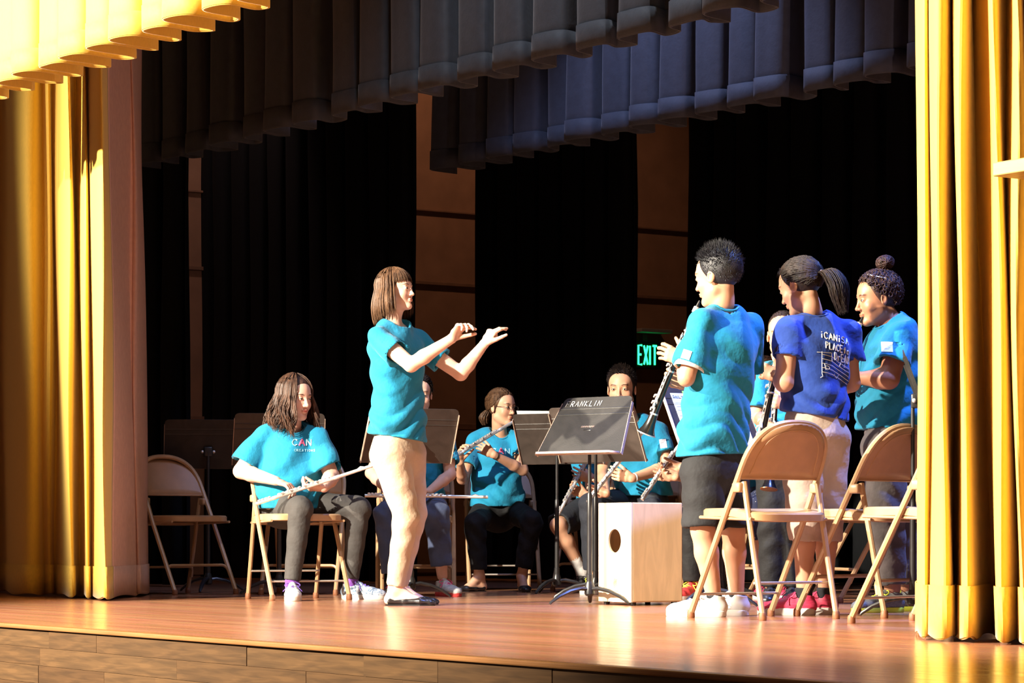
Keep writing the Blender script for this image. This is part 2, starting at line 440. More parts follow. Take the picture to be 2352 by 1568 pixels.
def make_chair(ubrace=True):
    """Steel folding chair, facing +y, origin on the floor below the seat."""
    root = bpy.data.objects.new('folding_chair', None); COL.objects.link(root)
    hw = .215
    FY, TY, TZ = .205, -.215, .80        # front foot, top of the back
    def line(z): return FY + (TY-FY)*(z/TZ)
    rt = .0130
    top = arc_path([(-hw, line(.40), .40), (-hw+.012, line(TZ), TZ), (hw-.012, line(TZ), TZ), (hw, line(.40), .40)], .198, 12)
    path = [Vector((-hw, FY, .02))] + top + [Vector((hw, FY, .02))]
    MB().tube(path, rt, 8).build('back_frame', M_chair, root)
    # curved backrest panel with a pressed inner field
    xs = [p.x*.965 for p in top if p.z > .577]; zs = [p.z-.006 for p in top if p.z > .577]
    xs = [-hw+.006]+xs+[hw-.006]; zs = [.575]+zs+[.575]
    def panel(sh, push):
        cx, cz = 0, .675
        pts = []
        for x, z in zip(xs, zs):
            x2 = cx+(x-cx)*sh; z2 = cz+(z-cz)*sh
            pts.append((x2, z2))
        nn = len(pts); b = MB()
        rows = 6; vs_ = []; fs_ = []
        for j in range(rows+1):
            t = j/rows
            for i in range(nn):
                x, z = pts[i]
                zb = cz+(.575-cz)*sh
                zz = zb + (z-zb)*t if True else z
                xx = x*(1-(1-t)*0) 
                bow = -.028*(1-(xx/hw)**2)
                vs_.append((xx, line(zz)+bow+push, zz))
        for j in range(rows):
            for i in range(nn-1):
                fs_.append((j*nn+i, j*nn+i+1, (j+1)*nn+i+1, (j+1)*nn+i))
        b.add(vs_, fs_); return b
    o = panel(1.0, 0).build('backrest', M_chairw, root)
    sm = o.modifiers.new('s', 'SOLIDIFY'); sm.thickness = .007; sm.offset = 0
    # pressed ridge following the outline, and the rolled lower edge
    rid = [(x*.80, line(z2)-.028*(1-(x*.80/hw)**2)-.004, z2) for x, z in zip(xs, zs) for z2 in [.665+(z-.665)*.80]]
    MB().tube(rid, .0035, 6).build('pressed_ridge', M_chairw, o)
    low = [(x, line(.575)-.028*(1-(x/hw)**2), .575) for x in np.linspace(-hw+.006, hw-.006, 13)]
    MB().tube(low, .006, 6).build('rolled_edge', M_chairw, o)
    # seat pan: domed sheet with a turned-down rim
    def seat_out(i, n, inset):
        a = 2*math.pi*i/n
        c, s_ = math.cos(a), math.sin(a)
        ex = 5.0
        rx = (abs(c)**ex + abs(s_)**ex)**(-1/ex)
        return (c*rx*(.205-inset), -.005+s_*rx*(.195-inset))
    n = 40; b = MB(); vs_ = []
    prof = [(.004, -.034), (0, -.030), (0, -.006), (.006, 0), (.03, .001), (.09, -.006), (.15, -.010)]
    for ins, dz in prof:
        for i in range(n):
            x, y = seat_out(i, n, ins); vs_.append((x, y, .452+dz-.02*(y < -.05)*min(1, (-.05-y)/.14)))
    vs_.append((0, -.005, .440))
    fs_ = [(j*n+i, j*n+(i+1) % n, (j+1)*n+(i+1) % n, (j+1)*n+i) for j in range(len(prof)-1) for i in range(n)]
    c = len(vs_)-1; fs_ += [((len(prof)-1)*n+i, (len(prof)-1)*n+(i+1) % n, c) for i in range(n)]
    b.add(vs_, fs_); o = b.build('seat', M_chair, root)
    sm = o.modifiers.new('s', 'SOLIDIFY'); sm.thickness = .004; sm.offset = 0
    b = MB()
    for sx in (-1, 1):
        b.tube([(sx*.198, -.17, .408), (sx*.202, .16, .418)], .007, 6)
    b.tube([(-.2, -.165, .408), (.2, -.165, .408)], .006, 6)
    b.build('seat_rail', M_chair, root)
    ry0, rz0, ry1 = line(.555)-.03, .560, -.235
    for sx in (-1, 1):
        x = sx*(hw-.021)
        MB().tube([(x, ry0, rz0), (x, ry0*.45+ry1*.55, rz0*.45), (x, ry1, .02)], .0120, 8).build('rear_leg', M_chair, root)
        br = MB().box((sx*(hw-.009), (line(.535)+ry0)/2-.002, .537), (.040, .050, .040)).build('bracket', M_chair, root, bevel=.008)
        t2 = (.45-rz0)/(.02-rz0); yl = ry0+(ry1-ry0)*t2
        MB().tube([(sx*(hw-.03), -.10, .425), (sx*(hw-.024), yl+.004, .437)], .012, 8, flat=.5).build('hinge_arm', M_chair, root)
        for (yy, xx) in ((FY, sx*hw), (ry1, x)):
            MB().lathe((xx, yy, 0), (xx, yy, 1), [(0, .0145), (.004, .0165), (.026, .0155), (.032, .0125)], 10).build('foot_cap', M_footcap, root)
    def onf(z): return line(z)
    if ubrace:
        y = onf(.165)
        MB().tube(arc_path([(-hw, onf(.10), .10), (-hw+.006, onf(.165), .168), (hw-.006, onf(.165), .168), (hw, onf(.10), .10)], .06, 6), .0085, 8).build('front_stretcher', M_chair, root)
        MB().tube(arc_path([(-hw+.021, ry1+.035, .095), (-hw+.024, ry1+.05, .155), (hw-.024, ry1+.05, .155), (hw-.021, ry1+.035, .095)], .05, 6), .0075, 8).build('rear_stretcher', M_chair, root)
    else:
        MB().tube([(-hw, onf(.10), .10), (hw, onf(.10), .10)], .0055, 6).build('front_stretcher', M_steel, root)
        MB().tube([(-hw+.021, ry1+.055, .15), (hw-.021, ry1+.055, .15)], .0055, 6).build('rear_stretcher', M_steel, root)
    return root
chair_u = make_chair(True)
chair_s = make_chair(False)
used = {id(chair_u): False, id(chair_s): False}
def place_chair(px, s, fx, fd, label, rods=False, sc=1.0):
    src = chair_s if rods else chair_u
    if not used[id(src)]:
        o = src; used[id(src)] = True
    else:
        o = copy_tree(src)
    o.location = fl(px, s); o.rotation_euler = (0, 0, ang(fx, fd)); o.scale = (sc, sc, sc)
    tag(o, label, 'chair', 'beige folding chairs on the stage')
    return o
place_chair(424, 397, .68, -.73, 'empty beige folding chair beside the left gold curtain')
place_chair(683, 432, .42, -.90, 'beige folding chair under the girl with long wavy hair', True)
place_chair(700, 398, -.10, -1, 'beige folding chair standing behind the girl with long wavy hair')
place_chair(955, 402, .04, -1, 'beige folding chair behind the conductor, under the flutist with pink laces')
place_chair(1152, 372, .10, -1, 'beige folding chair under the girl with glasses', True)
place_chair(1372, 378, -.35, -.95, 'beige folding chair under the seated player in shorts')
place_chair(1472, 392, -.30, -.95, 'beige folding chair under the seated boy behind the box drum')
place_chair(1640, 412, -.5, -.85, 'beige folding chair behind the standing boy with clarinet')
place_chair(1752, 556, -.56, .83, 'empty beige folding chair nearest the standing boy, its back to the viewer', True)
place_chair(1990, 540, -.72, .70, 'empty beige folding chair behind the girl with the hair bun')
place_chair(2128, 588, -.74, .67, 'empty beige folding chair half hidden by the right gold curtain', True)
place_chair(1762, 402, -.9, -.3, 'beige folding chair behind the girl in the dark blue shirt')
place_chair(1985, 448, -.92, -.2, 'beige folding chair far behind the girl with the hair bun')

# ------------------------------------------------------------------ stroke lettering
GL = {'A':[[(0,0),(.5,1),(1,0)],[(.2,.38),(.8,.38)]], 'C':[[(.95,.82),(.6,1),(.2,.85),(.03,.5),(.2,.15),(.6,0),(.95,.18)]], 'D':[[(.05,0),(.05,1),(.55,.95),(.9,.6),(.9,.35),(.55,.05),(.05,0)]],
 'E':[[(.9,1),(.05,1),(.05,0),(.9,0)],[(.05,.52),(.75,.52)]], 'F':[[(.95,1),(.05,1),(.05,0)],[(.05,.52),(.7,.52)]], 'I':[[(.5,0),(.5,1)]], 'K':[[(.05,0),(.05,1)],[(.9,1),(.05,.45),(.95,0)]],
 'L':[[(.05,1),(.05,0),(.85,0)]], 'M':[[(0,0),(.1,1),(.5,.35),(.9,1),(1,0)]], 'N':[[(.05,0),(.05,1),(.92,0),(.92,1)]], 'O':[[(.5,1),(.12,.8),(.05,.4),(.3,.02),(.7,.02),(.95,.4),(.85,.8),(.5,1)]],
 'P':[[(.05,0),(.05,1),(.7,.97),(.88,.75),(.7,.5),(.05,.46)]], 'R':[[(.05,0),(.05,1),(.7,.97),(.88,.75),(.7,.52),(.05,.48)],[(.4,.48),(.95,0)]], 'S':[[(.9,.85),(.55,1),(.15,.85),(.2,.6),(.8,.42),(.85,.15),(.45,0),(.08,.15)]],
 'T':[[(.5,0),(.5,1)],[(0,1),(1,1)]], 'X':[[(.05,0),(.95,1)],[(.05,1),(.95,0)]], 'i':[[(.5,0),(.5,.62)],[(.5,.84),(.5,.95)]], 't':[[(.5,0),(.5,.9)],[(.1,.55),(.9,.55)]], 'o':[[(.5,.6),(.15,.45),(.15,.12),(.5,0),(.85,.15),(.85,.45),(.5,.6)]],
 'r':[[(.15,0),(.15,.62)],[(.15,.42),(.45,.62),(.85,.58)]], 'Y':[[(.5,0),(.5,.5),(0,1)],[(.5,.5),(1,1)]], 'W':[[(0,1),(.25,0),(.5,.7),(.75,0),(1,1)]], '-':[[(.1,.5),(.9,.5)]], 'U':[[(.05,1),(.08,.25),(.4,0),(.75,.1),(.92,.4),(.92,1)]],
 'H':[[(.05,0),(.05,1)],[(.92,0),(.92,1)],[(.05,.5),(.92,.5)]], 'B':[[(.05,0),(.05,1),(.65,.95),(.75,.72),(.5,.52),(.05,.52)],[(.5,.52),(.85,.35),(.75,.08),(.05,0)]], ' ':[]}
def strokes(text, x, y, h, w, gap, slant=0.0):
    out = []
    for ch in text:
        for st in GL.get(ch, []):
            out.append([(x+p[0]*w*(.35 if ch in 'Ii' else 1)+slant*p[1]*h, y+p[1]*h) for p in st])
        x += (w*.5 if ch in 'Ii' else w) + gap
    return out
def dense(st, step):
    out = [st[0]]
    for a, b in zip(st, st[1:]):
        n = max(1, int(math.hypot(b[0]-a[0], b[1]-a[1])/step))
        for k in range(1, n+1): out.append((a[0]+(b[0]-a[0])*k/n, a[1]+(b[1]-a[1])*k/n))
    return out

# ------------------------------------------------------------------ music stands
def rrect(w0, w1, h, r):      # trapezoid with rounded upper corners; y from 0 to h
    P = arc_path([(-w0, 0, 0), (-w1, h, 0), (w1, h, 0), (w0, 0, 0)], r, 5)
    return [(p.x, p.y) for p in P]
def music_stand(px, s, fx, fd, zb, label, tilt=28, w0=.262, w1=.255, h=.325, legrot=0.0, sheet=False, dm=None, em=None):
    """Desk front faces +y; zb is the height of the lower edge of the desk."""
    root = thing('music_stand', label, 'music stand', fl(px, s), ang(fx, fd), 'black music stands')
    tl = math.radians(tilt)
    yb = .045
    M = Matrix.Translation((0, yb, zb)) @ Matrix.Rotation(math.pi/2+tl, 4, 'X')     # local x, y(up the desk) , z = behind
    # after rotation: +y climbs the desk and leans back (-y world), +z points to -front
    desk = MB().prism(rrect(w0, w1, h, .030), -.0018, .0018, M).build('desk', dm or M_stand, root, smooth=False)
    # stiffening creases near the top, folded side flanges, lower shelf
    for k, yy in enumerate((h*.80, h*.70)):
        b = MB()
        xw = w0+(w1-w0)*yy/h-.004
        b.tube([M @ Vector((-xw, yy, 0)), M @ Vector((xw, yy, 0))], .0042, 6).build('crease', dm or M_stand, desk)
    for sx in (-1, 1):
        b = MB()
        p0, p1 = Vector((sx*w0, .0, 0)), Vector((sx*(w0+(w1-w0)*.9), h*.9, 0))
        vs_ = [M @ (p + Vector((0, 0, dz))) for p in (p0, p1) for dz in (-.004, .013)]
        vs2 = [v + (M.to_3x3() @ Vector((sx*.003, 0, 0))) for v in vs_]
        b.add(vs_+vs2, [(0,1,3,2),(4,6,7,5),(0,4,5,1),(2,3,7,6),(0,2,6,4),(1,5,7,3)])
        b.build('side_flange', em or M_standedge, desk, smooth=False)
    b = MB()
    R3 = M.to_3x3()
    shp = rrect(.055, .055, w0*2, .02)
    def sp(x, o, lift): return M @ Vector((x, lift, 0)) + Vector((0, o*math.cos(.12), o*math.sin(.12)))
    n = 14; vs_ = []
    for i in range(n+1):
        x = -w0+2*w0*i/n; e = min(1, min(i, n-i)/1.2+.25)
        vs_ += [sp(x, 0, 0), sp(x, .058*e, 0), sp(x, .060*e, .010)]
    fs_ = [(3*i+a, 3*i+a+1, 3*i+a+4, 3*i+a+3) for i in range(n) for a in (0, 1)]
    b.add(vs_, fs_); o = b.build('shelf', M_standedge, root)
    sm = o.modifiers.new('s', 'SOLIDIFY'); sm.thickness = .003; sm.offset = 0
    # neck, clamp and telescoping post
    ctr = M @ Vector((0, h*.36, .012))
    MB().box((0, ctr.y-.012, ctr.z), (.05, .03, .06)).build('clamp', M_standpost, root, bevel=.006)
    b = MB()
    for sx in (-1, 1): b.sphere((sx*.034, ctr.y-.014, ctr.z), .010, 10)
    b.build('knob', M_silver, root)
    py = ctr.y-.02
    MB().tube([(0, py, ctr.z), (0, py, .36)], .0085, 10).build('inner_post', M_standpost, root)
    MB().lathe((0, py, .10), (0, py, 1), [(0, .016), (.05, .016), (.052, .0135), (.33, .0125), (.44, .0125), (.45, .009)], 12).build('outer_post', M_standpost, root)
    MB().lathe((0, py, .045), (0, py, 1), [(0, .018), (.01, .026), (.05, .024), (.07, .017)], 12).build('hub', M_standpost, root)
    for k in range(3):
        a = legrot + k*2*math.pi/3
        c, s_ = math.cos(a), math.sin(a)
        pts = [(c*r, py+s_*r, z) for r, z in ((.012, .078), (.05, .082), (.11, .070), (.17, .045), (.215, .016), (.222, .007))]
        MB().tube(pts, [.014, .015, .0145, .013, .010, .007], 8, flat=.7).build('leg', M_standpost, root)
    if sheet:
        p = MB().prism([(-.215, .004), (-.215, .288), (.0, .290), (.0, .004)], -.0036, -.0030, M)
        p.prism([(.004, .004), (.004, .290), (.215, .288), (.215, .004)], -.0036, -.0030, M)
        sh = p.build('sheet_music', M_paper, None, smooth=False)
        sh.location = root.location; sh.rotation_euler = root.rotation_euler
    else:
        sh = None
    root['_M'] = 0
    del root['_M']
    return root, M, sh
def ink_lines(M, strk, r, parent, name, m, z=-.0042):
    b = MB()
    for st in strk:
        b.tube([M @ Vector((x, y, z)) for x, y in st], r, 4, flat=.35)
    return b.build(name, m, parent, smooth=False)

st, M, _ = music_stand(478, 384, -.12, 1, .74, 'black music stand at the far left, behind the empty chair', legrot=.3)
st, M, _ = music_stand(640, 402, -.16, .98, .745, 'black music stand directly behind the girl with long wavy hair', legrot=.9)
st, M, _ = music_stand(938, 424, -.40, .92, .735, 'black music stand behind the conductor, partly hidden by her', legrot=2.0)
st, M, _ = music_stand(1286, 396, .45, .90, .755, 'black music stand in front of the girl with glasses', legrot=.4)
b = MB().prism([(-.225, .15), (-.225, .345), (.0, .338), (.0, .15)], -.0052, -.0042, M).build('sheet_music', M_paper, None, smooth=False)
b.location = st.location; b.rotation_euler = st.rotation_euler
tag(b, 'white sheet music peeking over the stand in front of the girl with glasses', 'sheet music')
st, M, _ = music_stand(1377, 430, .52, .85, .735, 'black music stand behind the one marked FRANKLIN, seen from the back', legrot=1.5)
st, M, _ = music_stand(1341, 470, -.62, -.79, .735, 'black music stand marked FRANKLIN, in front of the box drum', tilt=31, w0=.255, w1=.205, h=.335, legrot=1.15, dm=M_standblk)
fr = strokes('FRANKLIN', .185, .281, .030, .0185, .0105, .12)
fr = [[(-(x-.185)+.185, y) for x, y in s_] for s_ in fr]
ink_lines(M, [[(x, y) for x, y in s_] for s_ in fr], .0021, st, 'lettering', M_white)
sm_ = strokes('NNNHNUNN', .04, .155, .009, .008, .002)
ink_lines(M, [[(.04-(x-.04), y) for x, y in s_] for s_ in sm_], .0011, st, 'maker_mark', M_standedge)
st, M, sh = music_stand(1645, 486, .62, -.78, .755, 'black music stand holding white sheet music, in front of the standing boy', legrot=.2, sheet=True)
tag(sh, 'white sheet music headed with a title, left of the standing boy', 'sheet music')
ttl = strokes('DAILY WARM-UPS', .0, .262, .013, .0105, .0035)
ink_lines(M, [[(.205-x, y) for x, y in s_] for s_ in ttl], .0013, sh, 'title', M_ink)
ink_lines(M, [[(.205, y), (.02, y)] for y in (.235, .215, .195, .165, .145, .115, .095, .06, .04)], .0006, sh, 'staff_line', M_ink)
tb = MB().prism([(.10, .286), (.10, .302), (.135, .302), (.135, .286)], -.0046, -.0038, M).build('sticky_tab', mat('green_tab', (.35,.75,.12), .7, noise=.1), sh, smooth=False)
st, M, _ = music_stand(1668, 458, .55, .83, .80, 'black music stand between the standing boy and the girl in dark blue', legrot=.5)
st, M, _ = music_stand(2111, 548, .988, -.153, .80, 'black music stand at the right, its post against the gold curtain', tilt=20, legrot=2.45, dm=M_standblk, em=M_standblk)

# ------------------------------------------------------------------ box drum
def cajon():
    loc = fl(1471, 466)
    root = thing('box_drum', 'pale wooden box drum with a round sound hole', 'drum', loc, ang(-.87, -.50))
    hx, hy, H, z0 = .15, .15, .485, .016      # +y is the face with the hole
    r = .012
    b = MB()
    # shell: four walls and bottom; the front face carries the hole
    b.box((-hx+.006, -.004, z0+H/2), (.012, 2*hy-.008, H))
    b.box((hx-.006, -.004, z0+H/2), (.012, 2*hy-.008, H))
    b.box((0, -hy+.006, z0+H/2), (2*hx-.024, .012, H))
    b.box((0, -.004, z0+.006), (2*hx-.024, 2*hy-.03, .012))
    b.box((0, -.004, z0+H-.006), (2*hx-.024, 2*hy-.03, .012))
    b.build('body', M_birch, root, smooth=False, bevel=.006)
    n = 40; hr, hz = .058, z0+H*.615
    b = MB(); vs_ = []; fs_ = []
    def sq(k):
        a = 2*math.pi*k/n; c, s_ = math.cos(a), math.sin(a)
        m_ = 1/max(abs(c), abs(s_))
        x, z = c*m_*(hx), s_*m_
        zz = z*(z0+H-hz) if z > 0 else z*(hz-z0)
        return x, hz+zz
    for y in (hy, hy-.009):
        for k in range(n):
            a = 2*math.pi*k/n; vs_.append((math.cos(a)*hr, y, hz+math.sin(a)*hr))
        for k in range(n):
            x, z = sq(k); vs_.append((x, y, z))
    for k in range(n):
        l = (k+1) % n
        fs_ += [(k, l, n+l, n+k), (2*n+k, 3*n+k, 3*n+l, 2*n+l), (k, 2*n+k, 2*n+l, l), (n+k, n+l, 3*n+l, 3*n+k)]
    b.add(vs_, fs_); b.build('front_panel', M_birch2, root, smooth=False)
    for sx in (-1, 1):
        for sy in (-1, 1):
            MB().lathe((sx*(hx-.03), sy*(hy-.03), 0), (sx*(hx-.03), sy*(hy-.03), 1), [(0, .014), (.016, .016)], 10).build('foot', M_standpost, root)
    b = MB()
    for k, (w, hh) in enumerate(((.000, .052), (.012, .044), (.022, .036))):
        pts = [(-.004-w*.9+.010*math.sin(math.pi*t), hy+.001, z0+.065+hh*(t-.0)+.006*k) for t in np.linspace(0, 1, 9)]
        b.tube(pts, [.0006+.0016*math.sin(math.pi*t) for t in np.linspace(0, 1, 9)], 4)
    b.box((-.016, hy+.0008, z0+.053), (.036, .001, .003))
    b.build('maker_emblem', mat('olive_print', (.36,.30,.10), .7, noise=.1), root, smooth=False)
cajon()

# ------------------------------------------------------------------ exit sign on the wing wall
def exit_sign():
    px, py = 1492, 815
    t = (px-CX)/FOC
    d = (CAMX-(SX0+.09))/(SR-t*CR)
    p = W(px, py, d)
    root = thing('exit_sign', 'glowing green EXIT sign on the dark wing wall', 'sign', (SX0+.002, p.y, p.z), 0)
    w, h = .30, .235
    MB().box((.03, 0, 0), (.06, w, h)).build('housing', M_exitbody, root, smooth=False, bevel=.006)
    b = MB()
    for s_ in strokes('EXIT', -.104, -.083, .166, .046, .014):
        pts = [(.0625, x, y) for x, y in s_]
        b.tube(pts, .0105, 6, flat=.25, up=(1, 0, 0))
    b.build('letters', M_exit, root)
    MB().box((.10, 0, .205), (.20, .34, .03)).build('added_glow_catcher', M_glowcatch, root, smooth=False, bevel=.004)  # added box whose underside catches the green glow of the letters
    MB().box((.012, 0, .155), (.02, .05, .09)).build('bracket', M_glowcatch, root, smooth=False)
exit_sign()
# ------------------------------------------------------------------ implicit surfaces for bodies, clothes and hair
f32 = np.float32
def V3(p): return np.array(p, dtype=np.float64)
def nrm(v):
    v = V3(v); n = np.linalg.norm(v)
    return v/n if n > 1e-9 else v
class Sdf:
    def __init__(s): s.p = []
    def cone(s, a, b, r1, r2, k=.015, cap=False, cap0=False, op='u'):
        a, b = V3(a), V3(b); ba = b-a; L2 = max(float(ba @ ba), 1e-10); u = ba/math.sqrt(L2)
        R = max(r1, r2)
        def fn(X, Y, Z):
            px, py, pz = X-a[0], Y-a[1], Z-a[2]
            t = np.clip((px*ba[0]+py*ba[1]+pz*ba[2])/L2, 0, 1)
            d = np.sqrt((px-t*ba[0])**2+(py-t*ba[1])**2+(pz-t*ba[2])**2) - (r1+(r2-r1)*t)
            if cap: d = np.maximum(d, (X-b[0])*u[0]+(Y-b[1])*u[1]+(Z-b[2])*u[2])
            if cap0: d = np.maximum(d, -(px*u[0]+py*u[1]+pz*u[2]))
            return d
        s.p.append((op, fn, np.minimum(a, b)-R, np.maximum(a, b)+R, k)); return s
    def loft(s, st, w, k=.02, op='u'):       # st: (centre, half width along w, half depth)
        w = nrm(w)
        for (a, w1, d1), (b, w2, d2) in zip(st, st[1:]):
            a, b = V3(a), V3(b); ba = b-a; L2 = max(float(ba @ ba), 1e-10); R = max(w1, w2, d1, d2)
            def fn(X, Y, Z, a=a, ba=ba, L2=L2, w1=w1, w2=w2, d1=d1, d2=d2):
                px, py, pz = X-a[0], Y-a[1], Z-a[2]
                t = np.clip((px*ba[0]+py*ba[1]+pz*ba[2])/L2, 0, 1)
                vx, vy, vz = px-t*ba[0], py-t*ba[1], pz-t*ba[2]
                c = vx*w[0]+vy*w[1]+vz*w[2]
                q2 = np.maximum(vx*vx+vy*vy+vz*vz-c*c, 0)
                rw, rd = w1+(w2-w1)*t, d1+(d2-d1)*t
                k0 = np.sqrt((c/rw)**2 + q2/rd**2); k1 = np.sqrt((c/rw**2)**2 + q2/rd**4) + 1e-6
                return np.where(k0 < .05, -np.minimum(rw, rd), k0*(k0-1)/k1)
            s.p.append((op, fn, np.minimum(a, b)-R, np.maximum(a, b)+R, k))
        return s
    def ell(s, c, r, R=None, k=.01, op='u'):
        c, r = V3(c), V3(r); m = float(r.max())
        Q = np.eye(3) if R is None else np.array(R)          # columns: local axes
        def fn(X, Y, Z):
            px, py, pz = X-c[0], Y-c[1], Z-c[2]
            l = [px*Q[0,i]+py*Q[1,i]+pz*Q[2,i] for i in range(3)]
            k0 = np.sqrt((l[0]/r[0])**2+(l[1]/r[1])**2+(l[2]/r[2])**2)
            k1 = np.sqrt((l[0]/r[0]**2)**2+(l[1]/r[1]**2)**2+(l[2]/r[2]**2)**2)+1e-6
            return np.where(k0 < .05, -float(r.min()), k0*(k0-1)/k1)
        s.p.append((op, fn, c-m, c+m, k)); return s
    def cut(s, p, n, k=.004):                # removes the side the normal points to
        p, n = V3(p), nrm(n)
        s.p.append(('c', lambda X, Y, Z: (X-p[0])*n[0]+(Y-p[1])*n[1]+(Z-p[2])*n[2], None, None, k)); return s
    def disp(s, fn):
        s.p.append(('d', fn, None, None, 0)); return s
    def bounds(s):
        lo = np.min([p[2] for p in s.p if p[2] is not None and p[0] == 'u'], axis=0); hi = np.max([p[3] for p in s.p if p[3] is not None and p[0] == 'u'], axis=0)
        return lo, hi
    def field(s, lo, hi, h):
        n = [int(math.ceil((hi[i]-lo[i])/h))+1 for i in range(3)]
        ax = [(lo[i]+h*np.arange(n[i])).astype(f32) for i in range(3)]
        f = np.full(n, 1.0, dtype=f32)
        for op, fn, plo, phi, k in s.p:
            if plo is None: sl = [slice(0, n[i]) for i in range(3)]
            else:
                mrg = k+2.5*h
                sl = []
                for i in range(3):
                    a = max(0, int((plo[i]-mrg-lo[i])/h)); b = min(n[i], int((phi[i]+mrg-lo[i])/h)+2)
                    sl.append(slice(a, b))
                if any(q.start >= q.stop for q in sl): continue
            X, Y, Z = ax[0][sl[0]][:, None, None], ax[1][sl[1]][None, :, None], ax[2][sl[2]][None, None, :]
            d = fn(X, Y, Z).astype(f32); g = f[sl[0], sl[1], sl[2]]
            if op == 'd': f[sl[0], sl[1], sl[2]] = g + np.where(np.abs(g) < .05, d, 0); continue
            k = max(k, 1e-5)
            if op == 'u': r = np.minimum(g, d) - np.maximum(k-np.abs(g-d), 0)**2/(4*k)
            elif op == 's': r = np.maximum(g, -d) + np.maximum(k-np.abs(g+d), 0)**2/(4*k)
            else: r = np.maximum(g, d) + np.maximum(k-np.abs(g-d), 0)**2/(4*k)
            f[sl[0], sl[1], sl[2]] = r
        return f, ax
    def surf(s, h, lo=None, hi=None):
        if lo is None:
            lo, hi = s.bounds(); lo = lo-.03; hi = hi+.03
        f, ax = s.field(lo, hi, h)
        return nets(f, ax)
CORN = [(i, j, k) for i in (0, 1) for j in (0, 1) for k in (0, 1)]
EDGE = [(a, b) for a in range(8) for b in range(a+1, 8) if sum(abs(CORN[a][q]-CORN[b][q]) for q in range(3)) == 1]
def nets(f, ax):
    s = f < 0
    nx, ny, nz = f.shape
    cnt = np.zeros((nx-1, ny-1, nz-1), np.int8)
    for c in CORN: cnt += s[c[0]:nx-1+c[0], c[1]:ny-1+c[1], c[2]:nz-1+c[2]]
    act = (cnt > 0) & (cnt < 8)
    I, J, K = np.nonzero(act)
    if len(I) == 0: return np.zeros((0, 3)), np.zeros((0, 4), int)
    val = np.stack([f[I+c[0], J+c[1], K+c[2]] for c in CORN], 1)
    acc = np.zeros((len(I), 3)); num = np.zeros(len(I))
    for a, b in EDGE:
        va, vb = val[:, a], val[:, b]
        m = (va < 0) != (vb < 0)
        t = np.where(m, va/(va-vb+1e-12), 0)
        ca, cb = np.array(CORN[a]), np.array(CORN[b])
        acc += np.where(m[:, None], ca+(cb-ca)*t[:, None], 0); num += m
    P = acc/num[:, None]
    h = float(ax[0][1]-ax[0][0])
    verts = np.stack([ax[0][I]+P[:, 0]*h, ax[1][J]+P[:, 1]*h, ax[2][K]+P[:, 2]*h], 1)
    idx = np.full(act.shape, -1, np.int64); idx[I, J, K] = np.arange(len(I))
    faces = []
    for axis in range(3):
        sl0 = [slice(None)]*3; sl1 = [slice(None)]*3
        sl0[axis] = slice(0, -1); sl1[axis] = slice(1, None)
        d = s[tuple(sl0)] != s[tuple(sl1)]
        u, v = [q for q in range(3) if q != axis]
        lim = list(d.shape)
        m = d.copy()
        t = [slice(None)]*3; t[u] = 0; m[tuple(t)] = False; t = [slice(None)]*3; t[v] = 0; m[tuple(t)] = False
        t = [slice(None)]*3; t[u] = -1; m[tuple(t)] = False; t = [slice(None)]*3; t[v] = -1; m[tuple(t)] = False
        G = list(np.nonzero(m))
        if len(G[0]) == 0: continue
        def cell(du, dv):
            q = [g.copy() for g in G]; q[u] = q[u]-du; q[v] = q[v]-dv
            return idx[q[0], q[1], q[2]]
        a, b, c, e = cell(1, 1), cell(0, 1), cell(0, 0), cell(1, 0)
        sgn = s[tuple(sl0)][tuple(G)]
        if axis == 1: sgn = ~sgn
        faces.append(np.where(sgn[:, None], np.stack([a, b, c, e], 1), np.stack([a, e, c, b], 1)))
    return verts, np.concatenate(faces)
def np_mesh(name, v, f, m, cols=None):
    me = bpy.data.meshes.new(name)
    f = np.asarray(f); v = np.asarray(v, dtype=np.float32)
    me.vertices.add(len(v)); me.vertices.foreach_set('co', v.ravel())
    nf, k = f.shape
    me.loops.add(nf*k); me.loops.foreach_set('vertex_index', f.ravel().astype(np.int32))
    me.polygons.add(nf); me.polygons.foreach_set('loop_start', (np.arange(nf)*k).astype(np.int32))
    me.polygons.foreach_set('use_smooth', np.ones(nf, bool))
    me.update(calc_edges=True); me.validate()
    if cols is not None:
        a = me.color_attributes.new('Col', 'FLOAT_COLOR', 'POINT')
        a.data.foreach_set('color', np.concatenate([cols, np.ones((len(cols), 1))], 1).astype(np.float32).ravel())
    me.materials.append(m)
    return me
def sdf_obj(name, sd, h, m, parent, lo=None, hi=None):
    v, f = sd.surf(h, lo, hi)
    return mobj(name, np_mesh(name, v, f, m), None, parent)

# ------------------------------------------------------------------ materials for people
def cloth_mat(name, col, rough=.8, noise=.15, weave=900, **kw): return mat(name, col, rough, noise=noise, nscale=9, bump=.45, bscale=15, bdist=.022, sheen=.10 if max(col) > .1 else .01, spec=.3, **kw)
def hair_mat(name, col, col2): return mat(name, col, .46, noise=.5, nscale=26, stretch=(3, 3, .35), col2=col2, spec=.22, bump=.4, bscale=140)
M_cyan = cloth_mat('cyan_tshirt', (.008,.222,.385))
M_blue = cloth_mat('royal_blue_tshirt', (.018,.055,.29))
M_skinA = mat('skin_fair', (.80,.50,.37), .5, noise=.10, nscale=12, vcol=True, spec=.4)
M_skinB = mat('skin_light', (.74,.43,.32), .5, noise=.10, nscale=12, vcol=True, spec=.4)
M_skinC = mat('skin_tan', (.60,.315,.195), .5, noise=.12, nscale=12, vcol=True, spec=.4)
M_skinD = mat('skin_brown', (.37,.165,.092), .48, noise=.12, nscale=12, vcol=True, spec=.4)
M_eye = mat('eye_white', (.75,.70,.66), .25, noise=.03)
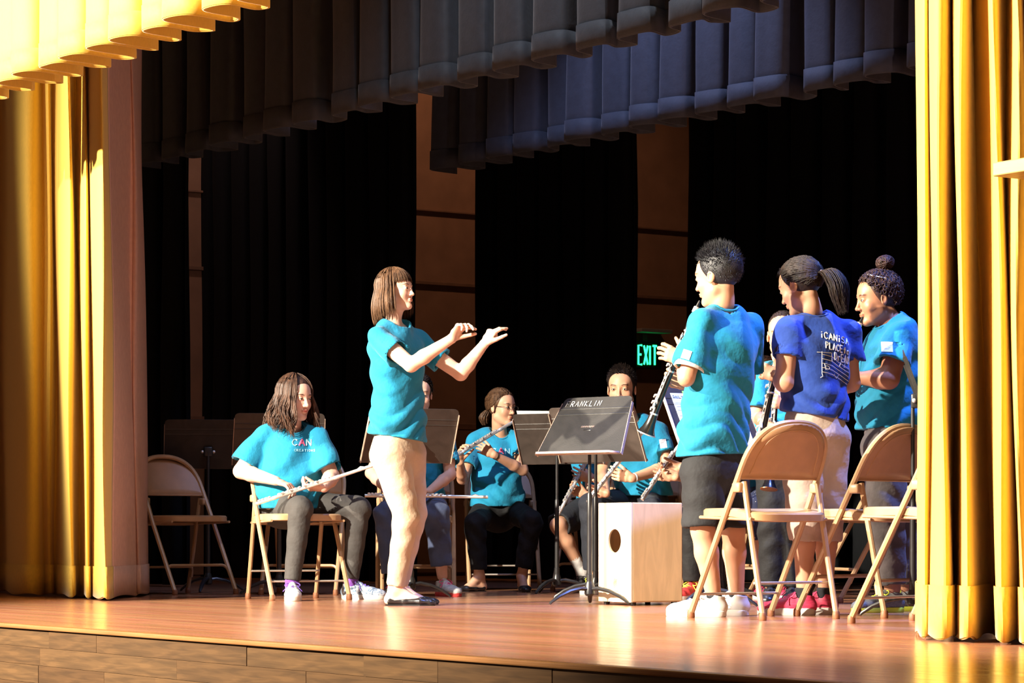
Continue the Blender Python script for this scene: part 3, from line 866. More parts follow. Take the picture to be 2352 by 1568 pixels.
M_iris = mat('eye_iris', (.025,.014,.008), .15, noise=.3, nscale=200)
M_lash = mat('dark_lash', (.02,.012,.008), .7, noise=.2)
M_hbrown = hair_mat('hair_light_brown', (.125,.062,.030), (.040,.018,.009))
M_hwavy = hair_mat('hair_wavy_brown', (.095,.046,.028), (.022,.011,.008))
M_hdark = hair_mat('hair_dark', (.030,.018,.013), (.009,.006,.005))
M_hblack = mat('hair_black', (.020,.018,.024), .48, noise=.5, nscale=26, col2=(.006,.006,.008), spec=.42, bump=.5, bscale=220)
M_hbuzz = hair_mat('hair_buzzed', (.050,.030,.022), (.018,.011,.009))
M_hcurl = hair_mat('hair_curly_brown', (.055,.024,.018), (.016,.008,.007))

# ------------------------------------------------------------------ head, hair, hands
def head_frame(fwd, roll=0.0):
    f = nrm(fwd); up = np.array([0, 0, 1.0]); r = nrm(np.cross(f, up)); u = np.cross(r, f)
    if roll:
        c, s_ = math.cos(roll), math.sin(roll); r, u = r*c+u*s_, u*c-r*s_
    return np.stack([r, f, u], 1)         # columns: x (the head's right), y forward, z up
def add_head(sd, c, R, S, neck, nose=1.0, jaw=1.0):
    T = lambda p: V3(c) + R @ (V3(p)*S)
    E = lambda p, r, k=.01, op='u', Q=None: sd.ell(T(p), V3(r)*S, R if Q is None else R @ Q, k*S, op)
    C = lambda a, b, r1, r2, k=.01, op='u': sd.cone(T(a), T(b), r1*S, r2*S, k*S, op=op)
    sd.cone(neck, T((0, -.022, -.05)), .050*S, .046*S, .02)
    C((0, .02, -.075), (0, -.01, -.105), .034, .036, .03)
    E((0, -.018, .035), (.074, .094, .085)); E((0, .026, .038), (.064, .064, .062), .02)
    E((0, .026, -.028), (.061*jaw, .062, .084), .02)
    for q in (-1, 1):
        C((q*.047*jaw, .0, -.062), (q*.013, .060, -.098), .017, .014, .03)
        E((q*.035, .058, -.030), (.025, .020, .024), .02)
    E((0, .073, -.100), (.019, .015, .015), .018)
    C((-.034, .077, .024), (.034, .077, .024), .010, .010, .016)
    for q in (-1, 1):
        E((q*.031, .094, .004), (.017, .012, .011), .010, 's')
        E((q*.031, .0745, .003), (.0145, .0140, .0125), .004)
    C((0, .084, .012), (0, .101*nose, -.030), .0075, .009, .010)
    E((0, .104*nose, -.034), (.0105, .0095, .0095), .006)
    for q in (-1, 1): E((q*.0115, .094, -.037), (.0075, .0085, .0065), .005)
    E((0, .0865, -.060), (.021, .0095, .0052), .006); E((0, .0855, -.069), (.018, .0095, .0065), .006)
    C((-.022, .0955, -.0645), (.022, .0955, -.0645), .0022, .0022, .003, 's')
    for q in (-1, 1):
        Q = np.array(Matrix.Rotation(-q*.25, 3, 'Z') @ Matrix.Rotation(.2, 3, 'X'))
        E((q*.076, -.010, -.006), (.0075, .0185, .031), .006, 'u', Q)
        E((q*.0835, -.005, -.004), (.006, .009, .017), .004, 's', Q)
    return T
def face_cols(v, c, R, S, lip=(.86,.50,.50), brow=True, blush=.0):
    q = ((v-V3(c)) @ R)/S
    col = np.ones((len(v), 3))
    x, y, z = q[:, 0], q[:, 1], q[:, 2]
    front = y > .055
    lm = np.clip(1.5-((x/.020)**2+((z+.0645)/.0085)**2)*1.3, 0, 1)*front
    col = col*(1-lm[:, None]) + col*np.array(lip)*lm[:, None]
    ch = np.exp(-(((np.abs(x)-.036)/.02)**2+((z+.030)/.02)**2))*front*.18
    col *= 1-ch[:, None]*np.array([0, .5, .5])
    if brow:
        bz = .0235+.004*(1-((np.abs(x)-.034)/.018)**2)
        bm = np.clip(1.3-(((np.abs(x)-.033)/.020)**4+((z-bz)/.0042)**2), 0, 1)*front
        col = col*(1-bm[:, None]*np.array([.86, .90, .92]))
    return col
def eyes(c, R, S, parent, lid=.45):
    T = lambda p: Vector(V3(c) + R @ (V3(p)*S))
    for q in (-1, 1):
        v, f = Sdf().ell(T((q*.0312, .0772, .0015)), V3((.0128, .0122, .0056))*S, R, .001).surf(.0024)
        e = mobj('eye', np_mesh('eye', v, f, M_eye), None, parent)
        b = MB(); ce = T((q*.0312-.0005, .0885, .0018)); fw = Vector(R[:, 1])
        b.lathe(ce-fw*.002*S, ce+fw, [(0, .0052*S), (.0022*S, .0050*S), (.0034*S, .003*S)], 10)
        b.build('iris', M_iris, e)
        pts = [T((q*.0312+dx, .0882-abs(dx)*abs(dx)*22, .0062-(dx/.0135)**2*.0042)) for dx in np.linspace(-.0135, .0135, 7)]
        MB().tube(pts, .0012*S, 4).build('eyelashes', M_lash, parent)

def hand_sdf(sd, w, d, th, u, curl, side, thumb=(.5, .35, .3), spread=.10):
    """w wrist, d direction wrist->knuckles, th the side the thumb leaves, u scale, curl: per finger (mcp, pip, dip)."""
    w, d = V3(w), nrm(d); th = V3(th); th = nrm(th - d*(th @ d))
    n = np.cross(th, d)*side              # palm-facing normal; side +1 right hand, -1 left hand
    kn = w + d*.082*u
    sd.loft([(w, .026*u, .018*u), (w+d*.035*u, .033*u, .0150*u), (kn-d*.006*u, .037*u, .0125*u)], th, .010)
    tips = []
    lens = (.078, .086, .080, .062); off = (.029, .0095, -.010, -.028); rad = (.0088, .0090, .0086, .0076)
    for i in range(4):
        ba = kn + th*off[i]*u - d*(.004 if i in (0, 2) else (0 if i == 1 else .010))*u
        a = 0.0; lat = th*(spread*(1.5-i)/1.5)
        p = ba - n*.002*u
        segs = (.46, .30, .24)
        for j in range(3):
            a += curl[i][j]
            dd = nrm(d*math.cos(a) + n*math.sin(a) + (lat if j == 0 else lat*.5)*math.cos(a))
            q = p + dd*lens[i]*segs[j]*u
            r0 = rad[i]*(1, .93, .86)[j]*u; r1 = rad[i]*(.93, .86, .74)[j]*u
            sd.cone(p, q, r0, r1, .005 if j == 0 else .003)
            p = q
        tips.append(p)
    tb = w + d*.022*u + th*.022*u + n*.006*u
    t1, t2, t3 = thumb                    # spread from the fingers, closing towards the palm, bend
    d1 = nrm(d*math.cos(t1) + th*math.sin(t1) + n*t2)
    m1 = tb + d1*.040*u
    d2 = nrm(d1 + n*t3 + d*.25); m2 = m1 + d2*.032*u
    d3 = nrm(d2 + n*t3*.8 + d*.15); m3 = m2 + d3*.026*u
    sd.cone(tb, m1, .0135*u, .0108*u, .010); sd.cone(m1, m2, .0105*u, .0094*u, .003); sd.cone(m2, m3, .0094*u, .0076*u, .003)
    return kn, tips, m3

class Strands:
    def __init__(s): s.v, s.f = [], []; s.n = 0
    def add(s, P, r0, r1, tip=.35):
        P = np.asarray(P, float); m = len(P)
        T = np.gradient(P, axis=0); T /= np.linalg.norm(T, axis=1)[:, None]+1e-9
        ref = np.array([.31, .52, .80]); U = np.cross(T, ref); U /= np.linalg.norm(U, axis=1)[:, None]+1e-9
        Wv = np.cross(T, U)
        t = np.linspace(0, 1, m); r = (r0+(r1-r0)*t)*np.where(t > 1-tip, np.maximum(0.06, (1-t)/tip), 1)
        ring = [P + U*(np.cos(a)*r)[:, None] + Wv*(np.sin(a)*r)[:, None] for a in (0, 2.094, 4.189)]
        V = np.stack(ring, 1).reshape(-1, 3)
        F = []
        for i in range(m-1):
            for k in range(3):
                l = (k+1) % 3
                F.append((i*3+k, i*3+l, i*3+3+l, i*3+3+k))
        s.v.append(V); s.f.append(np.array(F)+s.n); s.n += len(V)
    def get(s): return np.concatenate(s.v), np.concatenate(s.f)

SK_C, SK_R = np.array([0, -.018, .035]), np.array([.074, .094, .085])
def skull(az, el, t=.006):       # az: 0 forward, + to the head's right; el: elevation
    d = np.array([math.sin(az)*math.cos(el), math.cos(az)*math.cos(el), math.sin(el)])
    return SK_C + d*(SK_R+t)
def hairline(az):                # elevation of the hairline
    a = abs(az)
    return np.interp(a, [0, .6, 1.0, 1.35, 1.7, 2.2, 3.15], [.62, .55, .30, -.22, -.30, -.75, -.85])
def hair_base(c, R, S, t=.012, low=0.0, dome=None):
    sd = Sdf()
    T = lambda p: V3(c) + R @ (V3(p)*S)
    sd.ell(T(SK_C+np.array([0, -.003, .002])), (SK_R+t)*S, R, .01)
    # trimmed off the face: a plane sloping from the forehead back to the nape
    sd.cut(T((0, .066, .072)), R @ V3((0, .84, -.55)), .01)
    sd.cut(T((0, -.10, -.068-low)), R @ V3((0, -.25, -1)), .01)
    return sd
def hair(style, c, R, S, parent, m, seed=0, **kw):
    r = np.random.default_rng(seed)
    T = lambda P: V3(c) + (np.asarray(P)*S) @ R.T
    st = Strands()
    sd = None
    if style in ('short', 'buzz'):
        L = kw.get('L', .030 if style == 'short' else .007); N = kw.get('N', 3400) if style == 'short' else 1500
        sd = hair_base(c, R, S, .009 if style == 'short' else .004)
        for _ in range(N):
            az, el = r.uniform(-math.pi, math.pi), math.asin(r.uniform(-.75, 1))
            if el < hairline(az)+.03: continue
            p = skull(az, el, .002)
            n = nrm((p-SK_C)/SK_R**2)
            comb = V3(kw.get('comb', (0, .5, .5)))
            up = max(0, math.sin(el))
            l = L*(.45+.75*up)*r.uniform(.7, 1.2)
            d = nrm(n*(.35+.5*up) + (comb*(.2+up) if style == 'short' else 0) + np.array([0, -.15, -.9])*(1-up)*.7 + r.normal(0, .24, 3))
            d2 = nrm(d + np.array([0, 0, -.35*(1-up)]) + comb*.25)
            st.add(T([p, p+d*l*.5, p+d*l*.5+d2*l*.5]), .0024*S, .0015*S, .6)
    elif style == 'fall':                     # bob or long hair falling from a crown
        zend, flare, wave, part = kw['zend'], kw.get('flare', .0), kw.get('wave', 0), kw.get('part', 0.0)
        bang, N, gap = kw.get('bang', None), kw.get('N', 520), kw.get('gap', .62)
        sd = hair_base(c, R, S, .011)
        for _ in range(N):
            az = r.uniform(-math.pi, math.pi)
            lay = r.uniform(0, 1)
            t = .006+.018*lay
            front = abs(az) < gap
            if front and bang is None: continue
            pts = []
            e0 = 1.45
            eend = math.asin(min(.99, max(-.99, (bang-SK_C[2])/(SK_R[2]+t)))) if front else -.12
            for e in np.linspace(e0, eend, 7):
                p = skull(az, e, t); p[0] += part*math.sin(e)
                pts.append(p)
            if not front:
                ze = zend(az)+r.normal(0, .006+.01*kw.get('ragged', .3))
                b = pts[-1]; out = np.array([math.sin(az), math.cos(az), 0])
                ph = (round(az*5)/5)*7.3+r.normal(0, .5); K = kw.get('K', 7)
                for q in np.linspace(0, 1, K+1)[1:]:
                    z = b[2]+(ze-b[2])*q
                    wv = wave*q*np.array([math.cos(ph+q*9), math.sin(ph+q*9), 0])
                    pts.append(np.array([b[0], b[1], z]) + out*(flare*math.sin(q*2.2) - kw.get('tuck', 0)*q*q) + wv + V3(kw.get('drift', (0, 0, 0)))*q)
            st.add(T(pts), .0042*S, .0036*S, .25 if not front else .35)
    elif style == 'tied':                     # combed back to a tie point, with a tail or bun
        tie = V3(kw['tie'])
        sd = hair_base(c, R, S, .009)
        for _ in range(kw.get('N', 420)):
            az = r.uniform(-math.pi, math.pi); el = hairline(az)+r.uniform(0, .12)+ (r.uniform(0, .9)**2 if r.uniform() < .5 else 0)
            p0 = skull(az, min(el, 1.5), .004)
            pts = []
            for q in np.linspace(0, 1, 9):
                p = p0*(1-q)+tie*q
                d = (p-SK_C); kk = np.sqrt(np.sum((d/(SK_R+.010+.004*math.sin(q*3.1)))**2))
                if kk < 1 and q < .96: p = SK_C + d/max(kk, .25)
                pts.append(p + r.normal(0, kw.get('fuzz', .0012), 3))
            st.add(T(pts), .0034*S, .0030*S, .12)
        if 'tail' in kw:
            tl = [V3(p) for p in kw['tail']]; TP = spline([tuple(p) for p in tl], 4)
            nT = len(TP)
            for _ in range(kw.get('NT', 170)):
                a, rr = r.uniform(0, 6.28), math.sqrt(r.uniform(0, 1))
                ph = r.uniform(0, 6.28)
                pts = []
                ln = r.uniform(.75, 1.0)
                for i in range(nT):
                    q = i/(nT-1)
                    if q > ln and i > 3: break
                    wd_ = kw.get('tw', .026)*(.35+1.0*math.sin(min(1, q*1.7+.12)*1.57))*(1-.55*max(0, q-.6)/.4)
                    pts.append(TP[i] + np.array([math.cos(a)*rr, math.sin(a)*rr*.8, 0])*wd_ + r.normal(0, .0008, 3))
                st.add(T(pts), .0036*S, .0030*S, .3)
            b = MB(); ctr = T([tie])[0]
            b.sphere(tuple(ctr), .016*S, 10)
            b.build('hair_tie', kw.get('tiemat', M_lash), parent)
        if 'bun' in kw:
            bc, br = V3(kw['bun']), kw['br']
            sd.ell(T([bc])[0], V3((br*.8, br*.8, br*.65))*S, R, .008)
            for _ in range(kw.get('NB', 130)):
                ax_ = nrm(r.normal(0, 1, 3)); a0 = r.uniform(0, 6.28)
                u = nrm(np.cross(ax_, [.3, .5, .8])); w_ = np.cross(ax_, u)
                rr = br*r.uniform(.8, 1.05)
                pts = [bc + (u*math.cos(a0+q)+w_*math.sin(a0+q))*rr*np.array([1, 1, .8]) for q in np.linspace(0, 2.6, 8)]
                st.add(T(pts), .0036*S, .0030*S, .2)
        for _ in range(kw.get('wisps', 40)):     # loose flyaways around the hairline
            az = r.uniform(-1.5, 1.5); p = skull(az, hairline(az)+r.uniform(0, .3), .006)
            d = nrm((p-SK_C)/SK_R); l = r.uniform(.015, kw.get('wl', .04))
            st.add(T([p, p+d*l*.4+np.array([0, 0, -.1])*l, p+d*l*.6+np.array([0, .1, -.7])*l]), .0012*S, .0009*S, .5)
        if kw.get('curl', 0):
            for _ in range(kw['curl']):
                az = r.uniform(-math.pi, math.pi); el = r.uniform(hairline(az)+.02, 1.5)
                p = skull(az, el, .008); n = nrm((p-SK_C)/SK_R); u = nrm(np.cross(n, [.2, .4, .9])); w_ = np.cross(n, u)
                rr = r.uniform(.006, .012); a0 = r.uniform(0, 6.28)
                pts = [p + n*(q*.005) + (u*math.cos(a0+q)+w_*math.sin(a0+q)+n*math.sin(q*1.3)*.7)*rr for q in np.linspace(0, 4.4, 9)]
                st.add(T(pts), .0030*S, .0024*S, .2)
    v1, f1 = sd.surf(.0045)
    v2, f2 = st.get()
    v = np.concatenate([v1, v2]); f = np.concatenate([f1, f2+len(v1)])
    return mobj('hair', np_mesh('hair', v, f, m), None, parent)

# ------------------------------------------------------------------ shoes
def shoe(parent, an, toe, L, kind, m_up, m_sole, m_lace=None, wsc=1.0, sole=.022, lift=0.0):
    """an: ankle point (x, y) on the ground frame, toe: heading."""
    t = nrm((toe[0], toe[1], 0)); rgt = np.array([t[1], -t[0], 0]); k = L/.25
    heel = V3((an[0], an[1], lift)) - t*.052*k
    P = lambda y, x=0, z=0: heel + t*y*k + rgt*x*k + np.array([0, 0, z*k])
    sd = Sdf()
    if kind == 'flat':
        sd.loft([(P(.028, 0, .028), .028*k, .026*k), (P(.10, 0, .022), .028*k, .020*k), (P(.175, 0, .022), .040*k, .020*k), (P(.225, 0, .016), .030*k, .015*k), (P(.240, 0, .014), .018*k, .012*k)], rgt, .012)
        sd.cut(P(0, 0, .003), (0, 0, -1))
        sd.cone(P(.055, 0, .060), P(.155, 0, .052), .040*k, .026*k, .004, op='s')
        sd.cone(P(.03, 0, .036), P(.165, 0, .034), .0205*k, .019*k, .004, op='s')
        o = sdf_obj('shoe', sd, .0035, m_up, parent)
        MB().prism([tuple(P(y, x*wsc)[:2]) for y, x in ((.002, 0), (.012, .022), (.09, .025), (.175, .038), (.225, .028), (.247, 0), (.225, -.028), (.175, -.038), (.09, -.025), (.012, -.022))], lift, lift+.007).build('sole', m_sole, o, smooth=False)
        return o
    sd.loft([(P(.032, 0, .040), .034*k*wsc, .038*k), (P(.10, 0, .044), .035*k*wsc, .040*k), (P(.17, 0, .034), .044*k*wsc, .031*k), (P(.215, 0, .030), .039*k*wsc, .024*k), (P(.232, 0, .027), .030*k*wsc, .020*k)], rgt, .014)
    sd.cone(P(.050, 0, .055), P(.042, 0, .090), .037*k, .037*k, .014, cap=True)
    sd.cone(P(.10, 0, .075), P(.068, 0, .096), .020*k, .016*k, .012)
    sd.cut(P(0, 0, .014), (0, 0, -1))
    sd.cone(P(.050, 0, .066), P(.040, 0, .12), .0285*k, .031*k, .004, op='s')
    o = sdf_obj('shoe', sd, .004, m_up, parent)
    out = [(.0, 0), (.006, .022), (.03, .036), (.10, .037), (.17, .047), (.215, .041), (.240, .026), (.252, 0)]
    out = out + [(y, -x) for y, x in out[-2:0:-1]]
    sp_ = spline([(y, x) for y, x in out+[out[0]]], 3)[:-1]
    b = MB(); z0 = lift
    nn = len(sp_); vs_ = []
    for zz, ins in ((z0, .97), (z0+.004, 1.0), (z0+sole*k, 1.0), (z0+sole*k+.003, .95)):
        vs_ += [tuple(P(.126+(y-.126)*ins, x*ins*wsc)[:2])+(zz,) for y, x in sp_]
    fs_ = [(j*nn+i, j*nn+(i+1) % nn, (j+1)*nn+(i+1) % nn, (j+1)*nn+i) for j in range(3) for i in range(nn)]
    fs_ += [tuple(range(nn-1, -1, -1)), tuple(3*nn+i for i in range(nn))]
    b.add(vs_, fs_).build('sole', m_sole, o)
    if m_lace is not None:
        b = MB()
        for i in range(5):
            y = .105+.018*i; z = .087-.0075*i
            b.tube([P(y, -.022, z-.008), P(y+.008, 0, z+.002), P(y, .022, z-.008)], .0028*k, 5)
            b.tube([P(y, -.020, z-.006), P(y+.012, .0, z+.001), P(y+.018, .020, z-.012)], .0026*k, 5)
        for q in (-1, 1):
            lp = [P(.098, 0, .088), P(.085, q*.018, .098), P(.09, q*.04, .088), P(.105, q*.036, .078), P(.10, q*.006, .088)]
            b.tube([tuple(p) for p in spline([tuple(p) for p in lp], 4)], .0024*k, 5)
            b.tube([P(.098, 0, .088), P(.11, q*.03, .075), P(.12, q*.052, .05)], .0022*k, 5)
        b.build('laces', m_lace, o)
    return o

# ------------------------------------------------------------------ people
class Person:
    """Joints are (image column, image row, depth offset in metres); meshes live in a frame turned with the camera."""
    def __init__(s, px, sc, label, skin, u=1.0, lod=1.0):
        s.s = sc; s.d0 = FOC/sc; s.px0 = px
        s.root = thing('person', label, 'person', fl(px, sc), YAW, 'band members on the stage')
        s.skin = skin; s.u = u; s.lod = lod; s.b = Sdf(); s.fine = []; s.X0 = (px-CX)/sc; s.face = None; s.J = {}
    def j(s, px, py, dd=0.0):
        d = s.d0+dd
        return np.array([(px-CX)*d/FOC - s.X0, dd, EYE+(YH-py)*d/FOC])
    def world(s, p): return s.root.matrix_world @ Vector(p) if False else (Matrix.Translation(s.root.location) @ Matrix.Rotation(YAW, 4, 'Z')) @ Vector(p)
    def head(s, c, fwd, S, neck, roll=0.0, **kw):
        s.hc, s.hR, s.hS = s.j(*c), head_frame(fwd, roll), S
        s.neck = s.j(*neck)
        add_head(s.b, s.hc, s.hR, S, s.neck, **kw)
        s.fine.append((s.hc-np.array([.125]*3)*S - [0, 0, .03], s.hc+np.array([.125, .125, .14])*S, .0036*s.lod))
        s.face = (s.hc, s.hR, S)
    def torso(s, st, w):          # st: ((px,py,dd), half width, half depth) from shoulders to hem
        s.tw = nrm((w[0], w[1], 0)); s.tf = np.array([-s.tw[1], s.tw[0], 0])    # tw: the body's right
        s.ts = [(s.j(*p), a, b) for p, a, b in st]
        s.b.loft([(p, a-.03, b-.03) for p, a, b in s.ts[:-1]], s.tw, .03)
    def arm(s, side, sh, el, wr, hdir, th, curl, thumb=(.5, .35, .3), r=(.044, .037, .025), spread=.10, hand=True, hu=None):
        sh, el, wr = s.j(*sh), s.j(*el), s.j(*wr); u = s.u
        s.J['sh'+side], s.J['el'+side], s.J['wr'+side] = sh, el, wr
        s.b.cone(sh, el, (r[0]+.004)*u, r[1]*u, .02)
        mid = el*.68+wr*.32
        s.b.cone(el, mid, r[1]*u, r[1]*1.02*u, .012); s.b.cone(mid, wr, r[1]*1.02*u, r[2]*u, .012)
        if hand:
            kn, tips, tt = hand_sdf(s.b, wr, hdir, th, hu or u, curl, 1 if side == 'R' else -1, thumb, spread)
            A = np.array([wr, kn, tt]+tips)
            s.fine.append((A.min(0)-.022, A.max(0)+.022, .0034*s.lod))
            s.J['kn'+side], s.J['tips'+side] = kn, tips
    def leg(s, side, hip, kn, an, r=(.078, .052, .034), foot=None, L=.23):
        hip, kn, an = s.j(*hip), s.j(*kn), s.j(*an); u = s.u
        s.J['hip'+side], s.J['kn_'+side], s.J['an'+side] = hip, kn, an
        s.b.cone(hip, kn, r[0]*u, r[1]*u, .03)
        m = kn*.66+an*.34; bk = V3((0, 0, 0))
        s.b.cone(kn, m, r[1]*u, r[1]*1.0*u, .02); s.b.cone(m, an, r[1]*1.0*u, r[2]*u, .02)
        if foot is not None:
            t = nrm((foot[0], foot[1], 0)); g = np.array([an[0], an[1], .03])
            s.b.cone(an, g-t*.03, r[2]*u, .026*u, .015); s.b.cone(an, g+t*.10*u-[0, 0, .004], r[2]*.95*u, .024*u, .02)
            s.b.cone(g-t*.03, g+t*.10*u-[0, 0, .004], .026*u, .025*u, .012); s.b.cone(g+t*.10*u-[0, 0, .004], g+t*.165*u-[0, 0, .012], .026*u, .014*u, .012)
    def finish(s, h=.010, brow=True, lip=(.86,.50,.50), face=True):
        V, Fc = [], []; n = 0
        for lo, hi, hh in s.fine:
            v, f = s.b.surf(hh, lo, hi)
            if len(v): V.append(v); Fc.append(f+n); n += len(v)
        lo, hi = s.b.bounds()
        v, f = s.b.surf(h, lo-.03, hi+.03)
        keep = np.ones(len(f), bool)
        for lo, hi, hh in s.fine:
            ins = np.all((v > lo+.008) & (v < hi-.008), axis=1)
            keep &= ~np.all(ins[f], axis=1)
        V.append(v); Fc.append(f[keep]+n)
        V = np.concatenate(V); Fc = np.concatenate(Fc)
        cols = face_cols(V, *s.face, brow=brow, lip=lip) if s.face else np.ones((len(V), 3))
        o = mobj('body', np_mesh('body', V, Fc, s.skin, cols), None, s.root)
        if face and s.face: eyes(*s.face, o)
        return o
    def shirt(s, m, sleeves=(.55, .55), sr=(.062, .072), hem=None, hemn=(0, 0, -1), folds=.006, seed=0, collar=True, h=.0075, neckr=.072, ndir=None, kz=34):
        sd = Sdf(); u = s.u
        top = s.neck - np.array([0, 0, .028])
        for i, q in enumerate('RL'):      # hollow sleeves first, so that their openings never cut the torso
            if 'sh'+q not in s.J: continue
            sh, el = s.J['sh'+q], s.J['el'+q]
            e = sh+(el-sh)*sleeves[i]; d = nrm(e-sh)
            sd.cone(sh, e, sr[0]*u, sr[1]*u, .004, cap=True)
            sd.cone(e-d*.055, e+d*.06, sr[1]*u*.66, sr[1]*u-.0085, .004, op='s')
        sd.loft(s.ts, s.tw, .025)
        for q in 'RL':
            if 'sh'+q in s.J: sd.cone(top, s.J['sh'+q]+[0, 0, .004], .046*u, .052*u, .03)
        r = np.random.default_rng(seed); ph = r.uniform(0, 6.28, 8)
        zt, zb = s.ts[0][0][2], s.ts[-1][0][2]
        def fold(X, Y, Z):
            t = np.clip((zt-Z)/(zt-zb), 0, 1)
            a = s.tw[0]*X+s.tw[1]*Y; b = s.tf[0]*X+s.tf[1]*Y
            g = np.sin(kz*Z + 9*a*np.sin(ph[0]) + 2.2*np.sin(a*14+ph[1]) + 1.4*np.sin(b*17+ph[2]))
            g2 = np.sin(31*a + 12*Z*np.cos(ph[3]) + 1.8*np.sin(13*Z+ph[4]) + 8*b)
            g3 = np.sin(46*Z+28*a+ph[5]+2*np.sin(22*b))
            low = np.clip((t-.45)*2.2, 0, 1)
            return 2.0*folds*((1-np.abs(g))*1.3*low - .45*low + g2*.45*(1-low*.5) + g3*.25)
        if folds: sd.disp(fold)
        hz = hem if hem is not None else s.ts[-1][0]
        hz = s.j(*hz) if hem is not None else hz
        sd.cut(hz, hemn, .003)
        nd = nrm(ndir if ndir is not None else (s.tf*.50 + np.array([0, 0, 1])))
        nb = s.neck - np.array([0, 0, .016]) + (s.tf*.010 if ndir is None else 0)
        sd.cone(nb-nd*.03, nb+nd*.10, neckr*.9*u, neckr*1.15*u, .006, op='s')
        # square off sleeve ends
        lo, hi = sd.bounds(); lo = lo-.03; hi = hi+.03
        f, ax = sd.field(lo, hi, h)
        v, fc = nets(f, ax)
        o = mobj('tshirt', np_mesh('tshirt', v, fc, m), None, s.root)
        if collar:
            b = MB(); side = s.tw; fr = nrm(np.cross(nd, side))
            rr = neckr*1.0*u
            cc = nb + nd*.010
            pts = [cc + side*math.cos(a)*rr + np.cross(nd, side)*math.sin(a)*rr for a in np.linspace(0, 2*math.pi, 25)[:-1]]
            # lay the ribbed collar onto the neck opening
            bvh = BVHTree.FromPolygons([Vector(p) for p in v], [tuple(int(i) for i in q) for q in fc])
            P2 = []
            for p in pts:
                loc, nr, ix, ds = bvh.find_nearest(Vector(p))
                P2.append(loc if loc is not None and ds < .05 else Vector(p))
            P2 = [(P2[i-1]+P2[i]*2+P2[(i+1) % len(P2)])/4 for i in range(len(P2))]
            b.tube(P2, .0058, 6, closed=True); b.build('collar', m, o)
        s.sv, s.sf, s.so = v, fc, o
        return o
    def pants(s, m, pel, r=((.095, .068, .052), (.095, .068, .052)), cut=(1.0, 1.0), pw=(.155, .11), folds=.004, seed=0, h=.0075, name='trousers', top=None, low=None):
        """cut: fraction along hip-knee-ankle (1 = ankle, .5 = knee)."""
        sd = Sdf(); pc = s.j(*pel)
        sd.loft([(pc+[0, 0, .03], pw[0]*.90-.012, pw[1]*.90-.012), (pc-[0, 0, .02], pw[0]-.012, pw[1]-.012)], s.tw, .03)
        ends = []
        for i, q in enumerate('RL'):
            hip, kn, an = s.J['hip'+q], s.J['kn_'+q], s.J['an'+q]
            R = r[i]
            if cut[i] <= .5:
                e = hip+(kn-hip)*(cut[i]*2)
                sd.cone(hip, e, R[0], R[1], .025, cap=True); ends.append((e, nrm(kn-hip), R[1]))
            else:
                t = (cut[i]-.5)*2; e = kn+(an-kn)*t
                sd.cone(hip, kn, R[0], R[1], .035)
                sd.cone(kn, e, R[1], R[2], .02, cap=True); ends.append((e, nrm(an-kn), R[2]))
        rr = np.random.default_rng(seed+50); ph = rr.uniform(0, 6.28, 6)
        kz_ = [(s.J['kn_R'], .13), (s.J['kn_L'], .13)]
        def fold(X, Y, Z):
            g = np.sin(60*Z+20*X+ph[0]+2.2*np.sin(24*X+ph[1])+1.5*np.sin(20*Y))
            g2 = np.sin(26*X+9*Z+ph[2])*np.sin(14*Z+ph[3])
            mk = 0
            for k_, w_ in kz_:
                mk = mk + np.exp(-((X-k_[0])**2+(Y-k_[1])**2+(Z-k_[2])**2)/w_**2)
            return folds*(g*(.35+.8*mk)+.5*g2)
        if folds: sd.disp(fold)
        for e, d, R in ends: sd.cone(e-d*.03, e+d*.03, R*.72, R-.007, .003, op='s')
        return sdf_obj(name, sd, h, m, s.root)
    def sock(s, side, m, t0, r=.043):
        kn, an = s.J['kn_'+side], s.J['an'+side]
        a = kn+(an-kn)*t0
        sd = Sdf().cone(a, an, r*s.u, (r-.005)*s.u, .01, cap0=True); sd.cone(an, an-[0, 0, .03], (r-.005)*s.u, (r-.004)*s.u, .02)
        return sdf_obj('sock', sd, .006, m, s.root)
    def patch(s, ctr, w, h, m, name, strk=None, mk=None, r=.0012, rot=0.0, lift=.002, off=.003):
        """Flat print laid on the shirt, seen along the camera-away axis; ctr in image px."""
        bvh = BVHTree.FromPolygons([Vector(p) for p in s.sv], [tuple(int(i) for i in q) for q in s.sf])
        c = s.j(*ctr)
        def hit(x, z):
            q = Vector((c[0]+x*math.cos(rot)-z*math.sin(rot), c[1]-1.0, c[2]+x*math.sin(rot)+z*math.cos(rot)))
            loc, nr, ix, ds = bvh.ray_cast(q, Vector((0, 1, 0)))
            return None if loc is None else loc+Vector((0, -off, 0))
        o = None
        if m is not None:
            n = 6; b = MB(); P = [[hit((i/n-.5)*w, (j/n-.5)*h) for i in range(n+1)] for j in range(n+1)]
            if all(p is not None for row in P for p in row):
                b.add([p for row in P for p in row], [(j*(n+1)+i, j*(n+1)+i+1, (j+1)*(n+1)+i+1, (j+1)*(n+1)+i) for j in range(n) for i in range(n)])
                o = b.build(name, m, s.so)
        if strk:
            b = MB()
            for st in strk:
                run = []
                for x, z in dense(st, .006):
                    p = hit(x, z)
                    if p is None:
                        if len(run) > 1: b.tube(run, r, 5, flat=.5, up=(0, -1, 0))
                        run = []
                    else:
                        if run and (p-run[-1]).length > .04:
                            if len(run) > 1: b.tube(run, r, 5, flat=.5, up=(0, -1, 0))
                            run = []
                        run.append(p)
                if len(run) > 1: b.tube(run, r, 5, flat=.5, up=(0, -1, 0))
            if b.v: b.build('lettering' if m is not None else name, mk, o or s.so)
        return o

